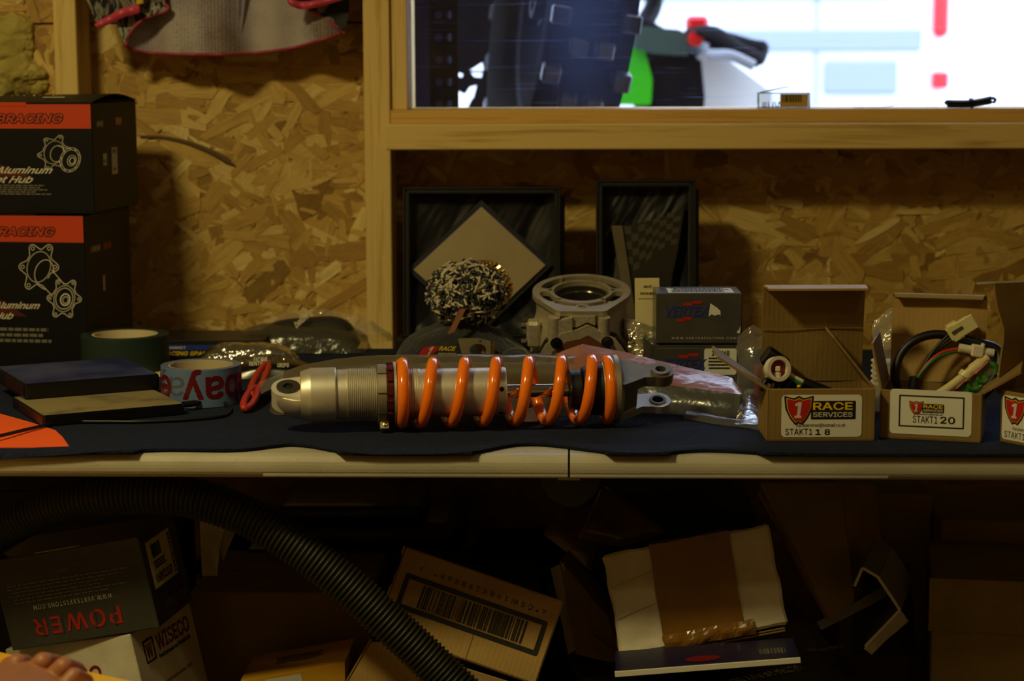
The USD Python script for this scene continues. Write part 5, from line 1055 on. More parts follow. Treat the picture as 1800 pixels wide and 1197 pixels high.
def loom2():
    Yb = a2_[1]+.045
    T = thing('stator_loom', 'stator winding with a black cable loop and two plastic connectors in the middle card box', 'stator', None); P = lambda x, y, dy=0: PY(x, y, Yb+dy)
    loop = spline([P(1580, 690), P(1574, 660), P(1582, 625, .004), P(1605, 600, .006), P(1640, 588, .008), P(1680, 592, .008), P(1715, 602, .006), P(1748, 612, .004), P(1758, 630), P(1752, 655, -.006), P(1738, 680, -.012), P(1718, 700, -.014)], 80)
    part(T, 'cable_sleeve', tube(loop, np.interp(np.linspace(0, 1, 80), [0, .3, .6, .75, 1], [.0055, .0060, .0070, .0080, .0085]), 14, flat=.85), 'cable_black', smooth=50)
    for k, (dx, dy) in enumerate(((0, 0), (5, 4), (10, 8))): part(T, 'wire', tube(spline([P(1606, 686, -.004), P(1618, 655, -.003), P(1640, 618+dy*.6, 0), P(1664+dx*.6, 592+dy, .002), P(1678+dx*.3, 582+dy, .003)], 24), .0021, 8), 'cable_black', smooth=50)
    R = frame(P(1687, 577, .004), 0, 0, -32); cn = part(T, 'plug_housing', mv(cat(cb(.030, .013, .016, (0, 0, 0), .0015), cb(.014, .015, .021, (-.006, 0, 0), .0015), cb(.026, .004, .018, (.006, -.006, .0), .001)), R), 'connector_yellow')
    part(cn, 'plug_slot', mv(cb(.014, .002, .004, (-.004, -.0078, .001), .0004), R), 'print_grey')
    part(T, 'wire', tube(spline([P(1608, 682, -.006), P(1618, 655, -.006), P(1645, 626, -.004), P(1672, 615), P(1700, 613)], 24), .0019, 8), 'wire_red', smooth=50); part(T, 'wire', tube(spline([P(1606, 684, -.008), P(1616, 660, -.008), P(1642, 632, -.006), P(1672, 619), P(1702, 615)], 24), .0020, 8), 'wire_green', smooth=50)
    R = frame(P(1716, 616, -.002), 0, 0, 9); part(T, 'inline_connector', mv(cat(on(lathe([(0, -.020), (.005, -.020), (.005, .020), (0, .020)], 20), (0, 0, 0), (0, 1, 0), (0, 0, 1)), cb(.014, .0135, .014, (.001, 0, 0), .0015), cb(.004, .010, .017, (.006, 0, .001), .001)), R), 'connector_white', smooth=25)
    part(T, 'cable_joint', tube([P(1606, 694, -.005), P(1608, 662, -.005)], [.0075, .0060], 12), 'cable_black', smooth=40)
    part(T, 'cream_sleeve', tube(spline([P(1636, 702, -.012), P(1670, 680, -.010), P(1696, 660, -.008), P(1722, 641, -.006), P(1736, 628, -.004)], 20), [.0055]*12+[.0075]*4+[.0055]*4, 12), 'sleeve_cream', smooth=50)
    part(T, 'sleeve_collar', tube([P(1694, 664, -.009), P(1700, 656, -.008)], .0085, 14), 'connector_yellow', smooth=40)
    for i in range(4):
        c = P(1684+16.5*i, 694-13*i, -.004-.001*i); R = frame(c, 0, 0, 45)
        part(T, 'coil', mv(tube([(0.008*math.cos(t), .010*math.sin(t)*.0-.004, .012*math.sin(t)) for t in np.linspace(0, 6.28, 28)], .0038, 8), R), 'coil_green', smooth=50); part(T, 'pole_piece', mv(cb(.012, .016, .020, (0, .002, 0), .002), R), 'stator_steel')
        part(T, 'copper_winding', mv(cb(.005, .014, .024, (.0095, -.001, .002), .0015), R), 'coil_copper'); part(T, 'red_insulator', mv(cb(.003, .012, .022, (-.0095, -.004, 0), .001), R), 'coil_red')
loom2()
# third box, turned towards the left and cut by the frame
an = -52.; p = PZ(1757, 776, ZS)
T = thing('card_box', 'open cardboard box turned to the left, rightmost of the three card boxes', 'box', frame((p[0], p[1], ZS), an)); W, D, H, t = .112, .085, .0585, .0028
b = part(T, 'body', cat(bx(0, W, 0, t, 0, H, .0012), bx(0, W, D-t, D, 0, H, .0006), bx(0, t, 0, D, 0, H, .0006), bx(W-t, W, 0, D, 0, H, .0006), bx(0, W, 0, D, 0, t, .0006)), 'kraft')
race_label(b, .003, .004, .085, .050, '4', 0)
Mi = np.linalg.inv(frame((p[0], p[1], ZS), an)); q = lambda x, y, Y: (Mi @ np.r_[PY(x, y, Y), 1])[:3]
lidp = [(1752, 690, 1812, 690), (1757, 640, 1840, 640), (1763, 600, 1850, 600), (1764, 578, 1850, 576), (1754, 545, 1850, 545), (1749, 520, 1850, 520), (1747, 498, 1850, 494)]
G = np.array([[q(x0*(1-u)+x1*u, y0*(1-u)+y1*u, 2.2405+.045*u) for u in np.linspace(0, 1, 8)] for x0, y0, x1, y1 in lidp]); part(T, 'lid', sheet(G, .0026), 'kraft', smooth=40)
G = np.array([[q(1747*(1-u)+1850*u, 498-4*u, 2.2405+.045*u)+V(-.006*v, -.022*v, .001) for u in np.linspace(0, 1, 8)] for v in np.linspace(0, 1, 4)]); part(T, 'tuck_flap', sheet(G, .0026), 'white_card', smooth=40)
part(T, 'dark_contents', sheet(crumple(grid(lambda u, v: V(.004+(W-.008)*u, .004+(D-.008)*v, H-.012), 10, 8), .014, 40, 2), .001), 'black_bag', smooth=50)
# ---- clear bags behind the card boxes, small steel fittings
def back_bag(label, px0, px1, py0, Y, mat, seed, extra):
    a, b = PY(px0, 680, Y), PY(px1, 680, Y); h = PY(px0, py0, Y)[2]-ZS; W = b[0]-a[0]
    T = thing('parts_bag', label, 'plastic bag', frame((a[0], Y, ZS)))
    part(T, 'film', fsheet(crumple(grid(lambda u, v: V(W*u, .012*v-.012*math.sin(math.pi*u)*math.sin(math.pi*v), .001+h*v*(1-.25*abs(u-.5))), 18, 18), .010, 40, seed)), mat, smooth=50); extra(T, W, h)
back_bag('limp clear bag with a red card inside, behind the left card box', 1298, 1356, 575, 2.42, 'clear_film', 3, lambda T, W, h: part(T, 'red_card', bx(W*.50, W*.98, .016, .017, .012, h*.52, .0002), 'print_dark_red'))
def strips(T, W, h):
    for i in range(5): part(T, 'folded_strip', bx(.002, W-.004, .012, .040, .030+.0065*i, .0345+.0065*i, .0015), ('white_card', 'tape_core')[i % 2])
back_bag('clear bag of folded strips standing between the left and middle card boxes', 1535, 1592, 543, 2.40, 'foil_soft', 6, strips)
def fittings():
    g = random.Random(3)
    T = thing('parts_packet', 'clear packet of small steel fittings at the left of the card boxes', 'packet', None)
    G = np.array([[PZ(1292+48*u, 752-62*v, ZS)+V(0, 0, .001+.016*math.sin(math.pi*u)*math.sin(math.pi*v)) for u in np.linspace(0, 1, 12)] for v in np.linspace(0, 1, 14)]); part(T, 'film', fsheet(crumple(G, .006, 60, 2)+V(0, 0, .003)), 'smoke_film', smooth=50)
    for x, y, r in ((1305, 737, .0062), (1318, 730, .0055), (1316, 716, .0060), (1328, 724, .005)):
        p = PZ(x, y, ZS); ball = trimesh.creation.icosphere(3, r); part(T, 'steel_fitting', cat(tr(ball, p[0], p[1], ZS+r+.0003), tube([(p[0], p[1], ZS+r), (p[0]+.014, p[1]+.006, ZS+r*.8)], r*.5, 12)), 'bolt', smooth=50)
fittings()
# ---------------------------------------------------------------- under the table
def tbox(tl, tr_, br, bl, Y, dyr=0., dyt=0.):
    """Frame (origin front bottom left) and size of a box face seen at four photo corners; the right edge stands dyr nearer."""
    o, r, u = PY(*bl, Y), PY(*br, Y-dyr), PY(*tl, Y+dyt); ux = r-o; up = u-o
    return ortho(o, ux, up), np.linalg.norm(ux), np.linalg.norm(up)
# ribbed hose
hp = [(-90, 1010), (-40, 965), (0, 932), (85, 893), (165, 875), (255, 869), (340, 876), (430, 906), (505, 950), (592, 1014), (678, 1090), (768, 1174), (850, 1255), (930, 1340), (1010, 1440)]
hy = [2.40, 2.34, 2.30, 2.27, 2.25, 2.24, 2.235, 2.23, 2.225, 2.22, 2.215, 2.21, 2.20, 2.20, 2.20]
P = spline([PY(x, y, Y) for (x, y), Y in zip(hp, hy)], 400); d = np.r_[0, np.cumsum(np.linalg.norm(np.diff(P, axis=0), axis=1))]; n = int(d[-1]/.0058)*5
t = np.linspace(0, d[-1], n); P = np.c_[[np.interp(t, d, P[:, k]) for k in range(3)]].T; ph = np.arange(n) % 5
single('ribbed_hose', tube(P, .0222+np.array([.0013, .0018, .0013, -.0008, -.0010])[ph], 26), 'rubber_hose', 'black ribbed vacuum hose arching under the table in front of the boxes', 'hose', smooth=50)
# grey piston box upside down, and the white box it lies on
M, W, H = tbox((-4, 985), (247.6, 947), (280, 1103.5), (22, 1144), 2.285, .030)
T = thing('piston_box', 'large grey piston carton lying upside down with red POWER lettering under the table', 'box', M); b = part(T, 'body', bx(0, W, 0, .115, 0, H, .0012), 'grey_card')
F = lambda m, x, z, mat, nm, e=.0006: part(b, nm, front(m, x, z, 0, e), mat)
R_ = lambda m, y, z, mat, nm, e=.0006: part(b, nm, right(m, y, z, W, e), mat)
m = flip(fit(txt('POWER', .020, True, 0, sp=.16), .112)); m = tr(m, 0, 0, 0)
F(m, W*.775, .0335, 'print_bright_red', 'lettering'); 
for i, w in ((0, .0105), (1, .0118), (3, .0085), (4, .0095)): F(prism(sbox(0, 0, .0030, .0225), .0003), W*.775-.0232*i-w, .0125, 'grey_card', 'stencil_gap', .0009)
F(flip(fit(txt('WWW.VERTEXPISTONS.COM', .0056, False, 0, sp=.30), .1015)), W*.745, .0505, 'print_white', 'web_address')
F(prism(textlines(W*.86, .026, 6, 4, .35), .0002), W*.05, .0525, 'print_dim', 'small_print'); F(flip(fit(txt('WARNING', .0036, True), .017)), W*.50, .0885, 'print_dim', 'lettering'); F(flip(fit(txt('This part is not intended for use on aircraft', .0030), .080)), W*.72, .0935, 'print_dim', 'small_print'); F(flip(fit(txt('UP ONLY', .0026), .022)), W*.55, .0985, 'print_dim', 'small_print')
part(b, 'silver_tape', top(prism(sbox(W*.30, -.0008, W*.60, .0045), .0003), 0, 0, H), 'cream_paper')
st = part(b, 'barcode_label', right(prism(sbox(.014, .043, .089, H-.012), .0003), 0, 0, W), 'cream_paper')
for mm, yy, zz in ((prism(barcode(.028, .016, 7, 16), .0002), .026, H-.034), (prism(textlines(.042, .010, 3, 3), .0002), .024, .0635), (flip(fit(txt('23TXTC240976', .0095, True), .052)), .074, .0580)): part(st, 'label_print', right(mm, yy, zz, W, .0010), 'print_black')
part(st, 'label_print', right(mv(prism(barcode(.050, .006, 3, 18), .0002), axes((0, 0, 0), (0, 1, 0), (-1, 0, 0))), .086, .046, W, .0010), 'print_black')
R_(flip(fit(txt('TOP END PISTON KIT', .0085, True), .075)), .105, .0235, 'print_dim', 'lettering')
R_(prism(textlines(.06, .006, 2, 8), .0002), .025, .028, 'print_grey', 'small_print')
# white piston carton underneath, leaning with it
ux = M[:3, 0]; up = M[:3, 2]
c = PY(228, 1113, 2.262)-up*.0012; hh = .44
Rz = trimesh.transformations.rotation_matrix(math.radians(-7), up)[:3, :3]; ux2 = Rz @ ux; W2 = .175
Mw = ortho(c-ux2*W2-up*hh, ux2, up); Mw[2, 3] = max(Mw[2, 3], .002)
T = thing('piston_carton', 'white piston carton with dark red lettering under the upside down grey carton', 'box', Mw); hh = (c-Mw[:3, 3]) @ Mw[:3, 2]; b = part(T, 'body', bx(0, W2, 0, .150, 0, hh, .0012), 'white_card')
F(fit(txt('WISECO', .0185, True, .18), .100), W2-.150, hh-.052, 'print_dark_red', 'lettering')
def R2(m, y, z, mat, nm): part(b, nm, right(m, y, z, W2, .0006), mat)
R2(fit(txt('WISECO', .0180, True), .083), .052, hh-.038, 'print_dark_red', 'lettering'); R2(fit(txt('Performance Products', .0052, True), .080), .052, hh-.048, 'print_black', 'lettering'); R2(fit(txt('Focus on the rest of piston works, 2000.', .0042), .10), .022, hh-.080, 'print_grey', 'small_print')
R2(prism(outline(sbox(.022, hh-.044, .044, hh-.018), .0022), .0003), 0, 0, 'print_black', 'emblem'); R2(fit(txt('W', .0165, True), .014), .026, hh-.040, 'print_dark_red', 'emblem_letter')
# folded white card behind it
G = np.array([[PY(351, 905, 2.46), PY(356, 1012, 2.46)], [PY(365, 905, 2.44), PY(381, 1012, 2.40)], [PY(395, 925, 2.42), PY(386, 960, 2.42)], [PY(425, 905, 2.47), PY(392, 985, 2.47)]])
single('folded_card', sheet(G, .0012), 'white_card', 'crumpled piece of pale card jammed behind the grey carton under the hose', 'card')
# brown carton, dark crate and dark flat packs at the back
def carton(name, label, tl, tr_, Y, D, zb, mat, yaw=0, extra=None):
    a, b_ = PY(*tl, Y), PY(*tr_, Y-yaw); W = np.linalg.norm((b_-a)[:2]); T = thing(name, label, 'box', frame((a[0], a[1], zb), math.degrees(math.atan2(b_[1]-a[1], b_[0]-a[0])))); H = min(a[2], b_[2])-zb
    bb = part(T, 'body', bx(0, W, 0, D, 0, H, .002), mat); extra and extra(T, bb, W, D, H); return T, bb, W, D, H
carton('brown_carton', 'plain brown carton standing under the table below the hose', (334, 1040), (652, 1041), 2.50, .22, .002, 'kraft_dark', 0, lambda T, b, W, D, H: part(b, 'flap_seam', top(prism(sbox(0, D*.49, W, D*.505), .0006), 0, 0, H), 'kraft'))
zk = PY(600, 985, 2.74)[2]
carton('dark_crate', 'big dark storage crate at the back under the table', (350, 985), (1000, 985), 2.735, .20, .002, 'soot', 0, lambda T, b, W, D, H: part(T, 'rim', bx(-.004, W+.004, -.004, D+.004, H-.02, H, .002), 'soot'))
zz = zk+.0012
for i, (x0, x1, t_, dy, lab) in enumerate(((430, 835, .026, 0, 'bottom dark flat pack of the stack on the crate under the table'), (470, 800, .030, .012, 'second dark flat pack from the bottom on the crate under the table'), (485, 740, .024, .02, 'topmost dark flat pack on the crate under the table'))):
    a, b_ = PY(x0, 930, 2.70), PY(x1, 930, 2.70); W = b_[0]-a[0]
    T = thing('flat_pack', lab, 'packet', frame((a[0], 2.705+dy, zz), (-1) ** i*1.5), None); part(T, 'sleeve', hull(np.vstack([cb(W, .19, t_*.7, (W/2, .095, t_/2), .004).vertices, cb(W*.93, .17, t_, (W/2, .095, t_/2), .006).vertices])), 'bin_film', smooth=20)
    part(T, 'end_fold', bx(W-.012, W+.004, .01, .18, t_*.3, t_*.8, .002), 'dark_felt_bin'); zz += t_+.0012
# kraft carton with the barcode, and the carton it lies on
M, W, H = tbox((713, 960), (993, 1058), (942, 1204), (662, 1106), 2.285, .012, .034)
zlow = min((M @ np.array([[0, 0, 0, 1], [W, 0, 0, 1.]]).T)[2])
T = thing('barcode_carton', 'kraft carton lying tilted with a framed barcode printed upside down', 'box', M); b = part(T, 'body', bx(0, W, 0, .09, 0, H, .002), 'kraft_pale')
F(prism(outline(sbox(.014, H*.335, W-.013, H*.335+.037), .0058), .0003), 0, 0, 'print_black', 'barcode_frame'); F(prism(barcode(W-.068, .0275, 12, 44), .0003), .036, H*.335+.0048, 'print_black', 'barcode')
m = flip(fit(txt('<*CSW198X198X68*   >', .0062, False, 0, sp=.5), W-.040)); F(m, W-.016, H*.335+.0525, 'print_black', 'lettering')
g = random.Random(4); part(b, 'torn_edge', prism(Polygon([(-.0004, 0)]+[(-.0035*g.random(), H*k/16) for k in range(17)]+[(-.0004, H)]), .0022).apply_transform(axes((0, .0024, 0), (1, 0, 0), (0, 0, 1))), 'kraft_pale')
part(b, 'crease', front(prism(sbox(.11, .001, .1112, H*.30), .0003), 0, 0, 0, .0003), 'kraft')
a = PY(652, 1108, 2.275); b_ = PY(610, 1197, 2.275); sl = (b_-a)/(b_[2]-a[2])
zt_ = a[2]; xr = PY(955, 1190, 2.275)[0]
pl = Polygon([(a[0], zt_-.016), (a[0]+.012, zt_-.016), (xr, PY(955, 1220, 2.275)[2]), (xr+.02, .0), (b_[0], .0), (b_[0], b_[2])])
T = thing('support_carton', 'sloping kraft carton under the barcode carton with its left edge showing below the hose', 'box', None); part(T, 'body', on(prism(pl, .004), (0, 2.283, 0), (1, 0, 0), (0, 0, 1)), 'kraft_pale'); part(T, 'rear_panel', bx(b_[0]+.004, xr, 2.46, 2.464, .001, .36), 'kraft_pale'); part(T, 'side_panel', bx(b_[0], b_[0]+.004, 2.284, 2.464, .001, .40), 'kraft_pale'); part(T, 'edge_fold', tube([V(a[0], 2.2795, zt_-.012), V(b_[0], 2.2795, b_[2]), V(b_[0], 2.2795, .003)], .0016, 6), 'kraft')
# yellow carton low at the front
a, b_ = PY(423, 1198, 2.335), PY(606, 1166, 2.335); ux = (b_-a)/np.linalg.norm(b_-a); W = np.linalg.norm(b_-a)
T = thing('yellow_carton', 'yellow carton top showing at the bottom of the picture below the brown carton', 'box', None)
Q = lambda z0_, z1_, y0, y1, nm, mat: part(T, nm, hull([p for p in (V(a[0], y0, a[2]+z0_), V(b_[0], y0, b_[2]+z0_), V(a[0], y1, a[2]+z0_), V(b_[0], y1, b_[2]+z0_), V(a[0]+(.055 if z1_ > 0 else 0), y0, z1_ if z1_ > 0 else a[2]+z1_), V(b_[0], y0, z1_ if z1_ > 0 else b_[2]+z1_), V(a[0]+(.055 if z1_ > 0 else 0), y1, z1_ if z1_ > 0 else a[2]+z1_), V(b_[0], y1, z1_ if z1_ > 0 else b_[2]+z1_))]), mat)
Q(0, .001, 2.335, 2.44, 'body', 'yellow_board'); Q(.0016, -.002, 2.336, 2.36, 'lid_fold', 'yellow_board')
part(T, 'top_print', on(prism(textlines(W*.55, .03, 4, 3), .0002), a+ux*W*.25+V(0, .045, .0004), ux, (0, 1, 0)), 'print_grey'); part(T, 'white_corner', on(prism(sbox(.03, -.024, .075, -.003), .0002), a-V(0, .0004, 0), ux, (-ux[2], 0, ux[0])), 'white_paper')
# white crushed carton with brown tape
M, W, H = tbox((1049, 978), (1343, 905), (1385, 1098), (1091, 1152), 2.275, .004, .036)
T = thing('taped_carton', 'battered white carton with a wide band of brown tape', 'box', M)
g = np.random.default_rng(6)
def bat(): 
    m = bx(0, W, 0, .085, 0, H, .003).subdivide_to_size(.012); v = np.array(m.vertices); e = (np.minimum(v[:, 0], W-v[:, 0]) < .02) | (np.minimum(v[:, 2], H-v[:, 2]) < .012)
    v += (meshkit.fbm(v*40, 3)-.5)[:, None]*np.where(e, .006, .0018)[:, None]; m.vertices = v; return m
b = part(T, 'body', bat(), 'white_card', smooth=30)
x0, x1 = W*.285, W*.765
part(T, 'brown_tape', sheet(crumple(np.array([[V(x0+(x1-x0)*u-.004*(1-v), -.0022 if v >= 0 else 0, H*(v if v > 0 else 0)+.0012) for v in np.linspace(0, 1.0, 14)] for u in np.linspace(0, 1, 12)]), .0016, 50, 2), .0004), 'packing_tape', smooth=40)
part(T, 'brown_tape', sheet(crumple(np.array([[V(x0+(x1-x0)*u, .088*v-.0025, H+.0022+.001*math.sin(u*9)) for v in np.linspace(0, 1, 8)] for u in np.linspace(0, 1, 12)]), .0016, 50, 5), .0004), 'packing_tape', smooth=40)
part(T, 'tape_fold', sheet(crumple(np.array([[V(x0-.004+(x1-x0+.012)*u, -.003-.003*math.sin(v*3), -.003+.017*v) for v in np.linspace(0, 1, 6)] for u in np.linspace(0, 1, 26)]), .006, 70, 7), .0004), 'packing_tape', smooth=False)
for z in (H*.36, H*.66): part(b, 'crease', tube(spline([(.004, -.0014, z), (W*.14, -.0016, z+.005), (W*.27, -.0014, z+.010)], 12), .0007, 6), 'white_card')
part(b, 'crushed_edge', sheet(crumple(np.array([[V(-.002+.006*v, .004+.075*u, H*.02+H*.3*v) for v in np.linspace(0, 1, 6)] for u in np.linspace(0, 1, 10)]), .008, 50, 3), .002), 'kraft', smooth=30)
for k, (zz_, dx) in enumerate(((-.002, 0), (-.005, .01))): part(b, 'bottom_ply', bx(.01+dx, W-.004, .002, .083, zz_-.0022, zz_, .0006), 'kraft')
# opened card flaps left of it
def panel(nm, par, pts, mat, t=.003, lab=None): 
    G = np.array([[PY(*pts[0]), PY(*pts[1])], [PY(*pts[3]), PY(*pts[2])]]); s = np.linspace(0, 1, 7); Q = np.array([[(1-u)*(1-v)*G[0, 0]+(1-u)*v*G[0, 1]+u*(1-v)*G[1, 0]+u*v*G[1, 1] for v in s] for u in s]); part(par, nm, sheet(crumple(Q, .005, 25, len(pts[0])+pts[0][0]), t), mat, smooth=40, label=lab)
T = thing('torn_carton', 'torn brown carton with open flaps left of the white taped carton', 'box', None)
panel('front_panel', T, [(985, 990, 2.42), (1012, 1150, 2.41), (1100, 1172, 2.41), (1066, 1085, 2.43)], 'kraft_dark')
panel('side_flap', T, [(968, 1000, 2.45), (1000, 1150, 2.425), (1016, 1142, 2.415), (990, 990, 2.42)], 'white_card', .002)
panel('top_flap', T, [(985, 990, 2.42), (1066, 1085, 2.43), (1076, 1060, 2.50), (1000, 965, 2.50)], 'kraft')
panel('bottom_flap', T, [(1040, 1112, 2.40), (1048, 1140, 2.40), (1098, 1168, 2.39), (1088, 1150, 2.39)], 'kraft')
panel('back_panel', T, [(1000, 965, 2.51), (1010, 1150, 2.50), (1110, 1150, 2.50), (1076, 1060, 2.51)], 'kraft_dark')
# brown mailing packets above
def mailer(name, label, corners, Y, th, mat, seed, foot):
    c = [PY(x, y, Y+dy) for x, y, dy in corners]; f = bil(*c); T = thing(name, label, 'packet', None)
    nrm = np.cross(c[1]-c[0], c[3]-c[0]); nrm /= np.linalg.norm(nrm)
    for s in (1, -1): 
        Q = crumple(grid(lambda u, v: f(u, v)+s*nrm*th*max((1-(2*u-1)**4)*(1-(2*v-1)**4), 0)**.6, 18, 18), .007, 30, seed+s); E = grid(f, 18, 18); Q[[0, -1]] = E[[0, -1]]; Q[:, [0, -1]] = E[:, [0, -1]]; part(T, 'front_sheet' if s > 0 else 'back_sheet', sheet(Q, .0008), mat, smooth=50)
    return T
mailer('padded_mailer', 'brown padded mailer leaning at the back under the table, left of the two', [(954, 938, 0), (1038, 1003, -.02), (1072, 900, .03), (1004, 872, .05)], 2.50, .010, 'mailer', 3, 0)
mailer('padded_mailer', 'shiny brown wrapped mailer leaning at the back under the table, right of the two', [(1016, 945, 0), (1095, 962, -.02), (1172, 935, .0), (1060, 852, .06)], 2.45, .014, 'mailer', 8, 0)
d = PY(1003, 838, 2.50); single('grey_disc', on(lathe([(0, 0), (.036, 0), (.038, .002), (.038, .008), (.034, .010), (0, .010)], 48), d, (1, 0, 0), (0, .25, 1)), 'grey_card', 'grey round disc hanging under the middle of the table', 'disc', smooth=30)
# brown cartons and the white-edged tray at the right
T = thing('long_carton', 'long dark brown carton leaning diagonally right of the white taped carton', 'box', None)
panel('front_panel', T, [(1338, 850, 2.42), (1457, 1086, 2.34), (1500, 1062, 2.38), (1478, 850, 2.50)], 'kraft_dark', .004); panel('side_panel', T, [(1333, 866, 2.42), (1452, 1084, 2.34), (1458, 1088, 2.34), (1341, 852, 2.43)], 'kraft', .006)
panel('top_panel', T, [(1500, 1062, 2.38), (1478, 850, 2.50), (1535, 850, 2.62), (1560, 1040, 2.55)], 'kraft_dark', .004)
T = thing('card_tray', 'open pale lined card tray with a white cut edge right of the long carton', 'tray', None); Y = 2.36
ol = [(1502, 1030), (1516, 998), (1543, 1014), (1582, 1072), (1521, 1136)]; O = np.array([PY(x, y, Y) for x, y in ol]); B2 = O+V(.03, .10, .012)
for i in range(4): part(T, ('short_wall', 'top_wall', 'side_wall', 'bottom_wall')[i], sheet(np.array([[O[i], O[i+1]], [B2[i], B2[i+1]]]), .0035), 'tray_grey')
part(T, 'cut_edge', cat(*[tube([O[i], O[i+1]], .0019, 8) for i in range(4)]), 'white_paper', smooth=40)
panel('divider', T, [(1436, 1094, 2.35), (1444, 1108, 2.35), (1562, 1048, 2.40), (1556, 1030, 2.40)], 'tray_grey', .003); panel('outer_flap', T, [(1521, 1140, 2.36), (1530, 1150, 2.37), (1596, 1090, 2.40), (1584, 1074, 2.37)], 'white_card', .003); panel('back_wall', T, [(1500, 1000, 2.46), (1500, 1150, 2.46), (1610, 1150, 2.47), (1600, 990, 2.47)], 'soot', .002)
carton('brown_carton', 'brown carton with a folded top at the right edge under the table', (1640, 1000), (1860, 1026), 2.40, .20, .002, 'kraft_dark', .02, lambda T, b, W, D, H: (part(b, 'fold', front(prism(sbox(-.004, H-.066, W, H-.0635), .0012), 0, 0), 'kraft'), part(b, 'flap', sheet(grid(lambda u, v: V(-.004+W*u, -.004-.006*math.sin(v*3), H-.064+.066*v), 8, 6), .0025), 'kraft_dark', smooth=40)))
carton('dark_box', 'dark brown carton in the shadow behind the right brown carton', (1655, 905), (1900, 915), 2.62, .22, .002, 'kraft_dark')
carton('dark_box', 'tall dark brown carton in the shadow behind the pale lined tray', (1480, 868), (1640, 868), 2.68, .22, .002, 'kraft_dark')
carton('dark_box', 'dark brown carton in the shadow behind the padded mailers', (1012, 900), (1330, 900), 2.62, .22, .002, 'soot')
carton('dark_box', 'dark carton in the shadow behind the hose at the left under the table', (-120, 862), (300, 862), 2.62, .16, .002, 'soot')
# printed dark cartons lying at the bottom right
zc = PY(1240, 1175, 2.215)[2]
a, b_ = PY(1083, 1179, 2.18), PY(1408, 1154, 2.18); W = np.linalg.norm(b_-a); 
zl = PZ(1300, 1197, .418)
T = thing('tyre_tube_carton', 'large black printed carton with slanting white lettering at the bottom right', 'box', frame((.03, 2.135, .002), 9)); hb = .424; b = part(T, 'body', bx(0, .345, 0, .42, 0, hb, .002), 'dark_carton')
def TP(m, px, py, mat, nm, rot, e=.0004):
    p = PZ(px, py, hb+.002); Mi = np.linalg.inv(frame((.03, 2.135, .002), 9)); q = (Mi @ np.r_[p, 1])[:3]; r = math.radians(rot); part(b, nm, on(m, (q[0], q[1], hb+e), (math.cos(r), math.sin(r), 0), (-math.sin(r), math.cos(r), 0)), mat)
TP(fit(txt('ULTRA HEAVY DUTY', .016, True), .125), 1400, 1170, 'white_paper', 'lettering', 205); TP(fit(txt('STANDARD', .011, True), .042), 1478, 1133, 'white_paper', 'lettering', 205)
TP(prism(sbox(0, 0, .014, .012), .0002), 1372, 1158, 'white_paper', 'tick_box', 25); TP(prism(sbox(0, 0, .014, .012), .0002), 1425, 1146, 'white_paper', 'tick_box', 25); TP(prism(textlines(.12, .07, 9, 5, .4), .0002), 1340, 1195, 'print_grey', 'small_print', 20)
M = ortho(a+V(0, 0, -.0075), b_-a, (0, 0, 1)); 
T = thing('blue_carton', 'flat dark blue carton with a white front edge under the white taped carton', 'box', M); part(T, 'body', bx(0, W, .0, .075, 0, .0075, .001), 'dark_carton_blue'); part(T, 'white_edge', bx(-.001, W, -.0008, .002, 0, .0068, .0005), 'white_paper')
for x, w in ((.10, .04), (.165, .03)): part(T, 'red_emblem', top(prism(ell(x, .02, w*.5, .010), .0002), 0, 0, .0075), 'print_dark_red') if x < .15 else part(T, 'barcode', top(prism(barcode(.03, .02, 2, 12), .0002), x, .018, .0075), 'print_dim')
